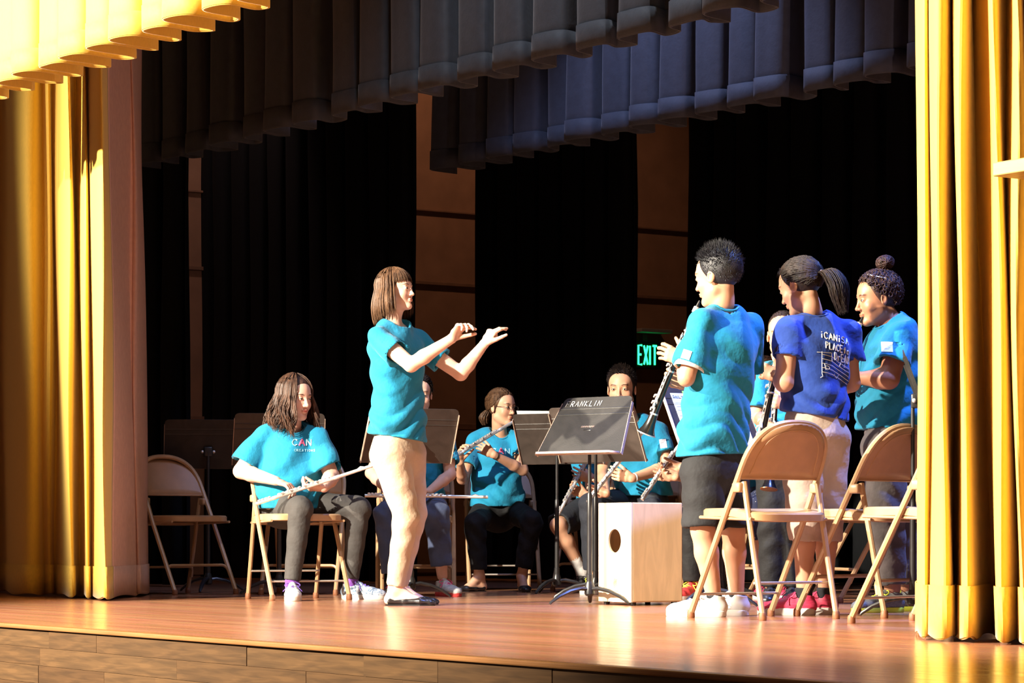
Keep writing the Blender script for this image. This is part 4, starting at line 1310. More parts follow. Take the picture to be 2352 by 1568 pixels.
# ------------------------------------------------------------------ instruments
def flute(p, a, b, label, up=(0, -.4, 1)):
    """a: closed end by the mouth, b: foot end, both in person p's frame."""
    root = thing('flute', label, 'flute', p.root.location, YAW, 'silver flutes')
    a, b = Vector(a), Vector(b); L = (b-a).length; ax = (b-a).normalized()
    u = Vector(up); u = (u-ax*u.dot(ax)).normalized(); w = ax.cross(u)
    at = lambda t, h=0, k=0: a+ax*t+u*h+w*k
    k = L/.67
    MB().lathe(a, b, [(0, .0085), (.004, .0098), (.016, .0098), (.018, .0088), (.195*k, .0098), (.197*k, .0108), (.225*k, .0108), (.227*k, .0098)], 12).build('head_joint', M_silver, root)
    MB().lathe(a, b, [(.227*k, .0096), (.55*k, .0096), (.552*k, .0106), (.575*k, .0106), (.577*k, .0096)], 12).build('body_tube', M_silver, root)
    MB().lathe(a, b, [(.577*k, .0096), (L-.004, .0096), (L-.003, .0106), (L, .0106)], 12).build('foot_joint', M_silver, root)
    bb = MB(); bb.tube([at(.052*k, .008), at(.07*k, .0125), at(.088*k, .008)], [.006, .012, .006], 8, flat=.35, up=u); bb.build('lip_plate', M_silver, root)
    bb = MB()
    for t in list(np.linspace(.255, .535, 13))+[.59, .61, .63, .648]:
        t *= k
        bb.lathe(at(t, .0095), at(t, .1), [(0, .0055), (.004, .0078), (.0065, .0078), (.007, .006)], 10)
    for (t0, t1) in ((.24, .40), (.41, .545), (.585, .655)):
        bb.tube([at(t0*k, .010, .0085), at(t1*k, .010, .0085)], .0022, 6)
        bb.tube([at(t0*k+.01, .011, -.0085), at(t1*k-.01, .011, -.0085)], .0016, 6)
    for t in (.30, .37, .45, .50):
        bb.tube([at(t*k, .012, -.004), at((t+.022)*k, .017, -.014)], [.003, .004], 6)
    bb.build('keywork', M_silver, root)
    return root
def clarinet(p, a, b, label, up=(-1, -.3, .2), rim=None):
    """a: mouthpiece tip, b: bell end."""
    root = thing('clarinet', label, 'clarinet', p.root.location, YAW, 'black clarinets')
    a, b = Vector(a), Vector(b); L = (b-a).length; ax = (b-a).normalized(); k = L/.66
    u = Vector(up); u = (u-ax*u.dot(ax)).normalized(); w = ax.cross(u)
    at = lambda t, h=0, q=0: a+ax*(t*k)+u*h+w*q
    seg = lambda pr: [(t*k, r) for t, r in pr]
    MB().lathe(a, b, seg([(0, .004), (.03, .0085), (.055, .0125), (.085, .0125)]), 14).build('mouthpiece', M_ebony, root)
    bb = MB(); bb.lathe(a, b, seg([(.030, .0105), (.034, .0135), (.058, .0150), (.060, .0130)]), 14); bb.build('ligature', M_silver, root)
    MB().lathe(a, b, seg([(.085, .0150), (.092, .0165), (.118, .0165), (.148, .0150)]), 14).build('barrel', M_ebony, root)
    MB().lathe(a, b, seg([(.148, .0130), (.345, .0130)]), 14).build('upper_joint', M_ebony, root)
    MB().lathe(a, b, seg([(.345, .0135), (.54, .0150), (.555, .0165)]), 14).build('lower_joint', M_ebony, root)
    MB().lathe(a, b, seg([(.555, .0165), (.57, .0185), (.60, .0210), (.63, .0275), (.65, .0365), (.658, .0410), (.66, .0400), (.652, .035), (.62, .020)]), 20).build('bell', M_ebony, root)
    bb = MB()
    for t, r in ((.086, .0165), (.147, .0158), (.345, .0155), (.556, .0185)):
        bb.lathe(at(t), at(t+.1), [(0, r-.001), (.001, r), (.007, r), (.008, r-.001)], 14)
    bb.build('ring', M_silver, root)
    MB().lathe(at(.6555), at(.7), [(0, .0405), (.001, .0425), (.0045, .0425), (.0052, .040)], 20).build('bell_rim', rim or M_silver, root)
    bb = MB()
    for t in (.18, .205, .235, .262, .29, .385, .415, .445):
        bb.lathe(at(t, .0125), at(t, .1), [(0, .007), (.004, .0088), (.0055, .0088), (.0065, .007)], 9)
    for (t0, t1, q) in ((.165, .33, .009), (.20, .34, -.009), (.36, .53, .010), (.37, .50, -.011), (.45, .54, .0)):
        bb.tube([at(t0, .0135, q), at(t1, .0145, q)], .0022, 6)
    for t, q in ((.315, .012), (.33, -.012), (.47, .014), (.485, -.015), (.50, .012), (.515, -.012), (.53, .004)):
        bb.tube([at(t, .014, q*.4), at(t+.008, .021, q*1.3), at(t+.02, .020, q*1.8)], [.003, .0048, .0035], 6)
    for t in (.49, .52): bb.lathe(at(t, .013, -.004), at(t, .1, -.004), [(0, .008), (.005, .011), (.007, .011), (.008, .008)], 10)
    bb.build('keywork', M_silver, root)
    return root
# ------------------------------------------------------------------ the people
RELAX = [(.35, .45, .25), (.40, .50, .30), (.45, .55, .30), (.50, .55, .30)]
GRIP = [(.55, .75, .40), (.60, .80, .45), (.65, .85, .45), (.70, .85, .45)]
KEYS = [(.35, .80, .35), (.40, .85, .40), (.45, .85, .40), (.55, .80, .35)]
M_khaki = cloth_mat('khaki_twill', (.52,.385,.265), noise=.10)
M_khaki2 = cloth_mat('pale_khaki_twill', (.47,.36,.30), noise=.10)
M_leggings = cloth_mat('dark_grey_leggings', (.055,.050,.048), noise=.2)
M_jeans = cloth_mat('navy_jeans', (.060,.080,.155), noise=.3)
M_djeans = cloth_mat('dark_jeans', (.030,.033,.045), noise=.35)
M_blackp = cloth_mat('black_trousers', (.0065,.006,.007), noise=.3)
M_shorts = cloth_mat('charcoal_shorts', (.020,.020,.023), noise=.3)
M_sweat = cloth_mat('heather_grey_sweatpants', (.105,.088,.088), noise=.4)
M_whiteshoe = mat('white_canvas', (.64,.63,.61), .7, noise=.06, nscale=20)
M_rubberw = mat('white_rubber', (.60,.58,.54), .55, noise=.08, nscale=30)
M_flat = mat('black_leather', (.018,.016,.017), .32, noise=.3, nscale=30, coat=.2)
M_pink = mat('pink_mesh', (.70,.045,.12), .6, noise=.4, nscale=30, stretch=(1, 1, 5))
M_red = mat('red_canvas', (.62,.05,.05), .6, noise=.3, nscale=40)
M_yel = mat('neon_yellow_lace', (.70,.80,.05), .6, noise=.1)
M_place = mat('pink_lace', (.80,.06,.18), .6, noise=.1)
M_purp = mat('purple_lace', (.16,.08,.42), .6, noise=.15)
M_greyshoe = mat('grey_mesh', (.17,.17,.17), .65, noise=.4, nscale=140)
M_greyw = mat('grey_white_mesh', (.55,.52,.50), .65, noise=.35, nscale=50)
M_sock = cloth_mat('white_sock', (.72,.68,.66))
M_bsock = cloth_mat('black_sock', (.02,.02,.025))
M_psock = cloth_mat('purple_sock', (.16,.05,.30))
M_floral = mat('floral_print', (.62,.62,.66), .7, col2=(.05,.12,.22), nscale=34, ndist=2.5)
M_sticker = mat('white_sticker', (.84,.82,.82), .6, noise=.05, nscale=40)
M_logo = mat('pale_print', (.35,.68,.78), .7, noise=.1); M_logop = mat('pink_print', (.78,.10,.20), .7, noise=.1)
M_wlet = mat('white_print', (.80,.78,.74), .75, noise=.25, nscale=90)
M_stkp = mat('sticker_ink', (.25,.22,.35), .7, noise=.2)
def polka():
    m = mat('polka_dot_navy', (.035,.045,.12), .8, noise=.3, nscale=8, bump=.1)
    nt = m.node_tree; L = nt.links.new; b = nt.nodes['Principled BSDF']
    src = b.inputs['Base Color'].links[0].from_socket
    vo = nt.nodes.new('ShaderNodeTexVoronoi'); vo.inputs['Scale'].default_value = 42
    tc = nt.nodes.new('ShaderNodeTexCoord'); L(tc.outputs['Object'], vo.inputs['Vector'])
    lt = nt.nodes.new('ShaderNodeMath'); lt.operation = 'LESS_THAN'; lt.inputs[1].default_value = .16
    L(vo.outputs['Distance'], lt.inputs[0])
    mx = nt.nodes.new('ShaderNodeMix'); mx.data_type = 'RGBA'; mx.inputs[7].default_value = (.5, .5, .55, 1)
    L(lt.outputs[0], mx.inputs[0]); L(src, mx.inputs[6]); L(mx.outputs[2], b.inputs['Base Color'])
    return m
M_polka = polka()

def sh_xy(p, side): return p.J['an'+side][:2]
def low(p, side): return 0.0
def sticker(p, ctr, w=.042, h=.045, rot=0.0):
    p.patch(ctr, w, h, M_sticker, 'sleeve_sticker', [[(-.012, .004), (.002, .006), (.010, .003)], [(-.012, -.004), (.012, -.004)], [(-.012, -.010), (.008, -.010)]], M_stkp, .0011, rot)

# --- conductor
def conductor():
    p = Person(912, 471, 'woman conductor with bobbed brown hair raising both hands, in blue shirt and khaki trousers', M_skinA, .93)
    p.torso([((908,758,0),.135,.070), ((909,800,0),.158,.108), ((911,850,0),.150,.118), ((913,915,0),.140,.108), ((913,965,0),.156,.122), ((913,1010,0),.160,.130)], (-.57,-.82))
    p.head((911,668,0), (.90,-.42,.10), .83, (903,744,0))
    p.arm('R', (870,776,-.13), (944,838,-.27), (1037,778,-.30), (.60,.0,.80), (.45,.75,-.40), [(.85,.35,.20),(.80,.75,.35),(.95,1.0,.5),(1.0,1.1,.5)], thumb=(.55,.55,.25))
    p.arm('L', (955,786,.13), (1058,858,.12), (1112,790,.03), (.52,.0,.85), (.55,-.75,-.35), [(.55,.30,.15),(.70,.45,.2),(1.2,1.2,.5),(1.2,1.2,.5)], thumb=(.6,.35,.15))
    p.leg('R', (896,1045,-.07), (933,1182,-.09), (908,1350,-.06), foot=(1, -.06))
    p.leg('L', (934,1045,.08), (950,1185,.06), (916,1346,.10), foot=(1, .1))
    p.finish()
    hair('fall', p.hc, p.hR, p.hS, p.root, M_hbrown, 1, zend=lambda a: -.112-.062*min(1, abs(a)/2.6), flare=.030, bang=.040, gap=1.12, tuck=.0, N=1000, ragged=.2)
    p.shirt(M_cyan, (.58,.58), (.058,.072), hem=(914,1006,0), hemn=(-.14,0,-1), folds=.0065, seed=1)
    p.pants(M_khaki, (913,1030,0), ((.097,.063,.046),(.097,.062,.046)), (.985,.985), (.162,.132), .0032, 1)
    for q, t in (('R', (1,-.06)), ('L', (1,.1))): shoe(p.root, sh_xy(p, q), t, .25, 'flat', M_flat, M_flat)
conductor()

# --- girl with long wavy hair and a flute across her lap
def wavy():
    p = Person(672, 432, 'seated girl with long wavy brown hair holding a flute across her lap', M_skinB, .93)
    p.torso([((666,996,.12),.150,.075), ((668,1035,.10),.175,.128), ((664,1090,.08),.180,.148), ((660,1135,.09),.186,.155), ((657,1170,.12),.180,.150)], (-.94,-.35))
    p.head((679,915,.04), (.70,-.70,-.10), .95, (672,976,.08), jaw=1.06)
    p.arm('R', (607,1004,.05), (553,1082,.0), (634,1104,-.14), (.85,-.25,-.30), (0,1,.25), [(.6,.7,.3),(.65,.75,.3),(.7,.75,.3),(.5,.6,.3)], spread=.25, r=(.050,.043,.027))
    p.arm('L', (728,1008,.06), (762,1094,.0), (744,1120,-.15), (-.90,-.15,-.05), (0,-1,.25), GRIP, r=(.050,.043,.027))
    p.leg('R', (634,1160,.18), (690,1168,-.20), (671,1336,-.20)); p.leg('L', (682,1160,.18), (824,1168,.03), (806,1334,.05))
    p.finish(lip=(.85,.42,.45))
    hair('fall', p.hc, p.hR, p.hS, p.root, M_hwavy, 2, zend=lambda a: -.205-.03*math.cos(a*2), flare=.045, wave=.018, gap=.64, bang=None, N=1100, ragged=.9, K=12)
    p.shirt(M_cyan, (.80,.80), (.066,.088), hem=(658,1168,.1), folds=.006, seed=2)
    p.pants(M_leggings, (657,1160,.15), ((.093,.063,.043),(.093,.064,.043)), (.985,.985), (.165,.125), .0028, 2, name='leggings')
    a = shoe(p.root, sh_xy(p, 'R'), (.12,-1), .24, 'sneaker', M_whiteshoe, M_rubberw, M_purp)
    a = shoe(p.root, sh_xy(p, 'L'), (1,-.22), .245, 'sneaker', M_floral, M_rubberw, M_purp)
    p.sock('L', M_psock, .96, .041); p.sock('R', M_psock, .985, .040)
    k = 1/432
    p.patch((694,1018,0), 0, 0, None, 'chest_logo', [[(x, z) for x, z in s_] for s_ in strokes('C', -.050, -.012, .034, .026, .01)+strokes('N', .022, -.012, .034, .028, .01)], M_logo, .0034)
    p.patch((694,1018,0), 0, 0, None, 'chest_logo', strokes('A', -.014, -.012, .036, .028, .01), M_logop, .0042)
    p.patch((700,1034,0), 0, 0, None, 'chest_logo', strokes('CREATIONS', -.052, -.006, .012, .009, .004), M_logo, .0012)
    flute(p, p.j(858,1068,-.22), p.j(588,1157,-.19), 'silver flute held across the lap of the girl with long wavy hair')
wavy()

# --- flutist behind the conductor
def hidden():
    p = Person(958, 405, 'seated flutist mostly hidden behind the conductor, in jeans and pink-laced shoes', M_skinB, .90, 1.45)
    p.torso([((960,990,.15),.145,.075), ((960,1035,.14),.168,.115), ((958,1090,.13),.162,.125), ((956,1150,.14),.165,.130)], (-1,-.05))
    p.head((962,905,.12), (.10,-.98,-.18), .93, (960,968,.14))
    p.arm('R', (896,1000,.12), (852,1086,.06), (893,1128,-.16), (.85,-.2,-.30), (0,1,.3), GRIP)
    p.arm('L', (1024,1000,.12), (1034,1090,.04), (984,1130,-.18), (-.90,-.15,-.10), (0,-1,.2), GRIP)
    p.leg('R', (918,1158,.20), (888,1182,-.22), (905,1332,-.20)); p.leg('L', (990,1158,.20), (1003,1180,-.22), (1016,1322,-.20))
    p.finish()
    hair('tied', p.hc, p.hR, p.hS, p.root, M_hdark, 3, tie=(0,-.115,.02), wisps=30, tail=[(0,-.12,.02),(0,-.15,-.02),(0,-.15,-.10)])
    p.shirt(M_cyan, (.72,.72), (.058,.074), hem=(956,1150,.14), folds=.005, seed=3)
    p.pants(M_jeans, (956,1158,.15), ((.088,.072,.064),(.088,.072,.062)), (.94,.92), (.155,.12), .004, 3, name='jeans')
    shoe(p.root, sh_xy(p, 'R'), (.1,-1), .235, 'sneaker', M_greyw, M_rubberw, M_place); shoe(p.root, sh_xy(p, 'L'), (.50,-.87), .235, 'sneaker', M_greyw, M_red, M_place)
    wr = p.J['wrR']; e = p.J['elR']
    MB().lathe(Vector(wr+(e-wr)*.02), Vector(e), [(0,.027),(.004,.030),(.030,.031),(.034,.028)], 14).build('wristband', mat('magenta_band', (.40,.03,.42), .7, noise=.1), p.root)
    flute(p, p.j(1121,1141,-.23), p.j(838,1138,-.23), 'silver flute held level behind the conductor', up=(0,-.3,1))
hidden()

# --- girl with glasses playing the flute
def glasses():
    p = Person(1145, 377, 'seated girl with glasses and tied-back hair playing a flute', M_skinC, .88)
    p.torso([((1140,1006,.10),.138,.072), ((1140,1048,.08),.158,.108), ((1141,1100,.08),.152,.115), ((1142,1140,.09),.165,.125), ((1142,1166,.10),.170,.130)], (-.97,-.25))
    p.head((1152,936,.05), (.74,-.67,-.06), .92, (1147,990,.09))
    p.arm('R', (1090,1014,.06), (1062,1100,-.10), (1057,1062,-.28), (.02,-.25,.95), (.55,.75,.1), KEYS, thumb=(.7,.5,.3))
    p.arm('L', (1187,1014,.08), (1201,1080,-.04), (1134,1044,-.20), (-.86,-.20,.46), (.35,.1,.93), KEYS, thumb=(.6,.4,.2))
    p.leg('R', (1120,1165,.20), (1092,1204,-.20), (1101,1322,-.18), foot=(-.75,-.65)); p.leg('L', (1166,1165,.20), (1221,1198,-.16), (1199,1322,-.14), foot=(.15,-1))
    p.finish()
    hair('tied', p.hc, p.hR, p.hS, p.root, M_hbrown, 4, tie=(0,-.108,-.02), N=560, wisps=15, tail=[(0,-.115,-.02),(0,-.14,-.045),(.01,-.145,-.085),(.01,-.13,-.13)], tw=.030)
    # spectacles
    g = MB(); T = lambda q: Vector(p.hc + p.hR @ (V3(q)*p.hS))
    for q in (-1, 1):
        pts = [T((q*.033+.021*math.cos(a)*(1 if abs(math.cos(a)) < .9 else .97), .102-.25*abs(.033+.021*math.cos(a)*q*q-.0)**2*2, .000+.014*math.sin(a))) for a in np.linspace(0, 6.283, 21)[:-1]]
        g.tube(pts, .0013, 5, closed=True)
        g.tube([T((q*.054, .098, .004)), T((q*.070, .075, .006)), T((q*.079, -.005, .008))], .0014, 5)
    g.tube([T((-.012, .102, .002)), T((0, .104, .005)), T((.012, .102, .002))], .0013, 5)
    go = g.build('spectacles', M_lash, None); go.location = p.root.location; go.rotation_euler = p.root.rotation_euler
    tag(go, 'thin dark-framed spectacles worn by the girl playing the flute', 'glasses')
    p.shirt(M_cyan, (.68,.68), (.056,.074), hem=(1142,1163,.1), folds=.005, seed=4)
    p.pants(M_blackp, (1142,1164,.13), ((.088,.066,.050),(.088,.066,.052)), (.94,.93), (.155,.15), .004, 4)
    shoe(p.root, sh_xy(p, 'R'), (-.75,-.65), .23, 'flat', M_flat, M_flat); shoe(p.root, sh_xy(p, 'L'), (.15,-1), .23, 'flat', M_flat, M_flat)
    p.patch((1152,1038,0), 0, 0, None, 'chest_logo', strokes('C', -.058, -.012, .034, .026, .01)+strokes('N', .022, -.012, .034, .028, .01), M_logo, .0034)
    p.patch((1152,1038,0), 0, 0, None, 'chest_logo', strokes('A', -.018, -.012, .036, .030, .01), M_logop, .0040)
    wr, e = p.J['wrL'], p.J['elL']
    MB().lathe(Vector(wr+(e-wr)*.06), Vector(e), [(0,.024),(.002,.0255),(.007,.0255),(.009,.024)], 14).build('bracelet', M_lash, p.root)
    flute(p, p.j(1199,956,-.10), p.j(1039,1052,-.40), 'silver flute played by the girl with glasses', up=(-.3,-.3,1))
glasses()

# --- seated boy behind the box drum
def boy():
    p = Person(1470, 397, 'seated boy with short dark hair looking over the stand marked FRANKLIN', M_skinC, .98)
    p.torso([((1456,980,.10),.155,.078), ((1464,1022,.08),.178,.118), ((1474,1080,.08),.165,.122), ((1480,1140,.10),.165,.125)], (-.95,.30))
    p.head((1428,893,.0), (-.22,-.97,-.10), 1.02, (1446,962,.07))
    p.arm('R', (1402,996,.08), (1382,1085,.0), (1392,1132,-.22), (-.75,-.2,.10), (.2,.2,1), KEYS, hu=.95)
    p.arm('L', (1508,990,.08), (1534,1072,-.04), (1452,1098,-.24), (-.93,-.1,.22), (.15,-.2,1), [(.25,.55,.3),(.3,.6,.3),(.35,.6,.3),(.4,.6,.3)], hu=.95)
    p.leg('R', (1455,1152,.20), (1360,1162,-.12), (1366,1312,-.06)); p.leg('L', (1500,1152,.20), (1492,1174,-.24), (1492,1325,-.20))
    p.finish(lip=(.84,.5,.5))
    hair('short', p.hc, p.hR, p.hS, p.root, M_hdark, 5, L=.026, comb=(.3,.5,.2))
    p.shirt(M_cyan, (.68,.68), (.060,.076), hem=(1480,1138,.1), folds=.005, seed=5)
    p.pants(M_djeans, (1480,1152,.14), ((.090,.076,.066),(.090,.072,.062)), (.98,.98), (.155,.12), .004, 5, name='jeans')
    shoe(p.root, sh_xy(p, 'R'), (-.3,-.95), .26, 'sneaker', M_greyw, M_rubberw, M_yel); shoe(p.root, sh_xy(p, 'L'), (0,-1), .26, 'sneaker', M_greyw, M_rubberw, M_yel)
    sticker(p, (1522,1019,0), .040, .052, .12)
    wr, e = p.J['wrL'], p.J['elL']
    MB().lathe(Vector(wr+(e-wr)*.04), Vector(e), [(0,.026),(.002,.028),(.008,.028),(.010,.026)], 14).build('bracelet', M_sticker, p.root)
    flute(p, p.j(1484,983,-.16), p.j(1350,1152,-.44), 'silver flute held low by the seated boy behind the box drum', up=(-.6,-.5,.6))
boy()

# --- player in shorts behind the music stands
def shorts_kid():
    p = Person(1370, 382, 'seated flutist in dark shorts and white socks, hidden behind the music stands', M_skinC, .90, 1.45)
    p.torso([((1376,1030,.12),.140,.072), ((1378,1066,.10),.156,.108), ((1380,1100,.10),.155,.115), ((1382,1156,.12),.160,.120)], (-.95,.30))
    p.head((1372,962,.10), (-.25,-.96,-.12), .90, (1376,1012,.12))
    p.arm('R', (1324,1036,.08), (1362,1128,.02), (1346,1136,-.20), (-.85,-.15,.35), (.2,.3,1), KEYS); p.arm('L', (1430,1036,.08), (1420,1108,-.04), (1362,1098,-.22), (-.95,-.05,.20), (.2,-.2,1), [(.25,.5,.3),(.3,.55,.3),(.35,.6,.3),(.4,.6,.3)], spread=.22)
    p.leg('R', (1352,1168,.16), (1282,1206,-.14), (1337,1312,-.02)); p.leg('L', (1404,1168,.16), (1390,1198,-.24), (1394,1320,-.18))
    p.finish()
    hair('short', p.hc, p.hR, p.hS, p.root, M_hdark, 6, N=1200)
    p.shirt(M_cyan, (.62,.62), (.056,.072), hem=(1382,1155,.12), folds=.005, seed=6, h=.009)
    p.pants(M_shorts, (1382,1165,.2), ((.090,.078,.07),(.090,.078,.07)), (.49,.49), (.152,.12), .004, 6, name='shorts')
    for q in 'RL': p.sock(q, M_sock, .62, .043)
    shoe(p.root, sh_xy(p, 'R'), (-.25,-.97), .24, 'sneaker', M_flat, M_flat, M_flat); shoe(p.root, sh_xy(p, 'L'), (0,-1), .24, 'sneaker', M_flat, M_flat, M_flat)
    flute(p, p.j(1388,986,-.14), p.j(1276,1192,-.32), 'silver flute pointing down beside the two stand posts, left of the box drum', up=(-.8,-.4,.4))
shorts_kid()

# --- flutist behind the standing boy
def behind_boy():
    p = Person(1640, 428, 'seated flutist in black trousers and red shoes, hidden behind the standing boy', M_skinC, .90, 1.45)
    p.torso([((1640,985,.10),.135,.072), ((1642,1030,.10),.150,.108), ((1642,1085,.10),.150,.115), ((1642,1150,.10),.155,.120)], (-.8,.6))
    p.head((1636,915,.08), (-.75,-.60,-.12), .90, (1640,968,.10))
    p.arm('R', (1596,995,.05), (1600,1085,-.02), (1566,1072,-.20), (-.90,-.1,-.15), (.1,.3,.9), KEYS); p.arm('L', (1690,995,.12), (1620,1098,.0), (1552,1094,-.22), (-.93,-.1,.10), (.2,-.2,1), KEYS)
    p.leg('R', (1622,1160,.10), (1590,1190,-.22), (1594,1338,-.16)); p.leg('L', (1662,1160,.10), (1640,1192,-.26), (1652,1338,-.18))
    p.finish()
    hair('short', p.hc, p.hR, p.hS, p.root, M_hdark, 7, N=1200)
    p.shirt(M_cyan, (.62,.62), (.056,.070), hem=(1642,1150,.1), folds=.005, seed=7, h=.009)
    p.pants(M_blackp, (1642,1160,.12), ((.088,.070,.058),(.088,.070,.058)), (.98,.98), (.150,.115), .004, 7)
    shoe(p.root, sh_xy(p, 'R'), (-.55,-.83), .24, 'sneaker', M_red, M_rubberw, M_yel); shoe(p.root, sh_xy(p, 'L'), (-.4,-.9), .24, 'sneaker', M_pink, M_rubberw, M_yel)
    flute(p, p.j(1590,978,-.12), p.j(1475,1147,-.30), 'silver flute pointing down above the right end of the box drum', up=(-.7,-.5,.4))
behind_boy()

# --- standing boy with clarinet
def clar_boy():
    p = Person(1645, 543, 'standing boy in blue shirt and dark shorts with a clarinet, seen from behind', M_skinC, .96)
    p.torso([((1664,738,0),.142,.070), ((1664,790,0),.168,.112), ((1656,850,0),.160,.118), ((1647,920,0),.155,.118), ((1640,990,0),.160,.124), ((1634,1052,0),.164,.128)], (.73,.68))
    p.head((1648,636,.0), (-.82,.56,-.14), .98, (1660,698,.0))
    p.arm('L', (1615,742,-.10), (1576,868,-.14), (1572,826,.05), (-.82,.22,.35), (.3,.1,1), [(.25,.75,.5)]*4, thumb=(.9,.35,.2))
    p.arm('R', (1722,748,.11), (1716,866,.22), (1584,882,.19), (-.95,-.05,.25), (.2,.1,1), GRIP)
    p.leg('L', (1616,1075,-.06), (1614,1216,-.08), (1640,1372,-.05), (.082,.051,.033)); p.leg('R', (1668,1075,.07), (1684,1216,.08), (1692,1370,.08), (.082,.050,.033))
    p.finish(face=True)
    hair('short', p.hc, p.hR, p.hS, p.root, M_hblack, 8, L=.036, comb=(0,.2,.7))
    p.shirt(M_cyan, (.80,.78), (.053,.078), hem=(1632,1046,0), hemn=(.06,0,-1), folds=.0075, seed=8, ndir=(0,0,1))
    # white undershirt edge below the sleeve
    sh, el = p.J['shL'], p.J['elL']; e = sh+(el-sh)*.78; d = nrm(el-sh)
    MB().lathe(Vector(e-d*.02), Vector(el), [(0,.060),(.034,.067),(.036,.064),(.002,.056)], 20).build('undershirt_cuff', M_sock, p.root)
    p.pants(M_shorts, (1637,1070,0), ((.094,.088,.08),(.094,.088,.08)), (.485,.485), (.166,.132), .005, 8, name='shorts')
    for q in 'RL': p.sock(q, M_bsock, .95, .036)
    shoe(p.root, sh_xy(p, 'L'), (-.97,.2), .255, 'sneaker', M_whiteshoe, M_rubberw, M_sock); shoe(p.root, sh_xy(p, 'R'), (-.95,.3), .255, 'sneaker', M_whiteshoe, M_rubberw, M_sock)
    sticker(p, (1569,823,0), .036, .046, -.35)
    wr, e = p.J['wrL'], p.J['elL']
    MB().lathe(Vector(wr+(e-wr)*.10), Vector(e), [(0,.027),(.002,.029),(.006,.029),(.008,.027)], 14).build('bracelet', M_steel, p.root)
    clarinet(p, p.j(1607,690,.07), p.j(1484,996,.16), 'black clarinet played by the standing boy, its bell in front of the seated boy', up=(-1,-.25,-.2))
clar_boy()

# --- girl in the dark blue shirt
def blue_girl():
    p = Person(1870, 534, 'girl in dark blue lettered shirt and khaki shorts with a ponytail, seen from behind', M_skinC, .94)
    p.torso([((1878,754,0),.140,.070), ((1876,800,0),.160,.108), ((1872,860,0),.146,.110), ((1870,920,0),.150,.116), ((1870,968,0),.160,.124)], (.85,.53))
    p.head((1838,658,.0), (-.74,.58,-.34), .95, (1864,716,.0))
    p.arm('L', (1812,762,-.09), (1801,878,-.12), (1790,864,.09), (-.75,.45,.30), (.25,.1,1), [(.2,.4,.2),(.5,.8,.4),(.6,.8,.4),(.6,.8,.4)], thumb=(.9,.2,.1), r=(.046,.043,.027))
    p.arm('R', (1943,765,.10), (1956,880,.12), (1866,912,.30), (-.95,.25,.1), (.1,.2,1), GRIP, r=(.046,.040,.027))
    p.leg('L', (1842,1015,-.05), (1848,1192,-.05), (1846,1362,-.04), (.082,.049,.033)); p.leg('R', (1902,1015,.06), (1898,1192,.06), (1896,1362,.06), (.082,.049,.033))
    p.finish()
    hair('tied', p.hc, p.hR, p.hS, p.root, M_hdark, 9, tie=(0,-.120,.015), N=620, wisps=70, wl=.05, tail=[(0,-.125,.015),(.0,-.165,.0),(.0,-.185,-.07),(.0,-.175,-.15),(.0,-.165,-.215)], tw=.040, NT=320, tiemat=mat('tan_hair_tie', (.75,.42,.22), .7, noise=.1))
    p.shirt(M_blue, (.58,.52), (.060,.074), hem=(1870,956,0), hemn=(-.16,0,-1), folds=.0075, seed=9, ndir=(0,0,1))
    p.pants(M_khaki2, (1871,985,0), ((.098,.076,.069),(.098,.076,.068)), (.655,.65), (.168,.134), .0035, 9, name='long_shorts')
    for q in 'RL': p.sock(q, M_bsock, .93, .040)
    shoe(p.root, sh_xy(p, 'L'), (-.97,.2), .25, 'sneaker', M_pink, M_rubberw, M_place, sole=.028); shoe(p.root, sh_xy(p, 'R'), (-.93,.36), .25, 'sneaker', M_pink, M_rubberw, M_place, sole=.028)
    k = 1/534.0
    tx = lambda st: [[((x-1920)*k, (840-y-(.22*(x-1885)))*k) for x, y in s_] for s_ in st]
    flip = lambda st, y0: [[(x, y0-(y-0)) for x, y in s_] for s_ in st]
    L1 = flip(strokes('iCANiSA', 1880, 0, 15, 8.2, 3.0), 780)
    L2 = flip(strokes('PLACEto', 1890, 0, 15, 6.4, 2.2), 802)
    L3 = flip(strokes('DrEAM', 1911, 0, 17, 6.2, 2.0), 823)
    L3 = [[(x, y) for x, y in s_] for s_ in L3]
    p.patch((1920,840,0), 0, 0, None, 'back_lettering', tx(L1+L2+L3), M_wlet, .0027)
    staff = [[(1880, 818+i*10), (1893, 819+i*10), (1906, 821+i*10), (1920, 830+i*9), (1934, 836+i*9), (1949, 842+i*9)] for i in range(5)]
    staff += [[(1880, 812), (1880, 862), (1882, 868), (1876, 872)], [(1868, 815), (1904, 812), (1905, 830), (1882, 828)]]
    staff += [[(1893+6*math.cos(a), 847+4*math.sin(a)) for a in np.linspace(0, 6.3, 10)]]
    staff += [[(1924, 838), (1930, 822), (1941, 820), (1936, 838)], [(1922, 839), (1926, 840)], [(1934, 839), (1938, 840)], [(1942, 826), (1945, 831), (1948, 826)], [(1886, 838), (1890, 852)], [(1910, 860), (1916, 868), (1922, 860)]]
    p.patch((1920,840,0), 0, 0, None, 'back_drawing', [[((x-1920)*k, (840-y-.10*(x-1885))*k) for x, y in s_] for s_ in staff], M_wlet, .0013)
    clarinet(p, p.j(1811,722,.10), p.j(1736,1058,.24), 'black clarinet held in front of the girl in the dark blue shirt', up=(-1,-.3,-.2))
blue_girl()

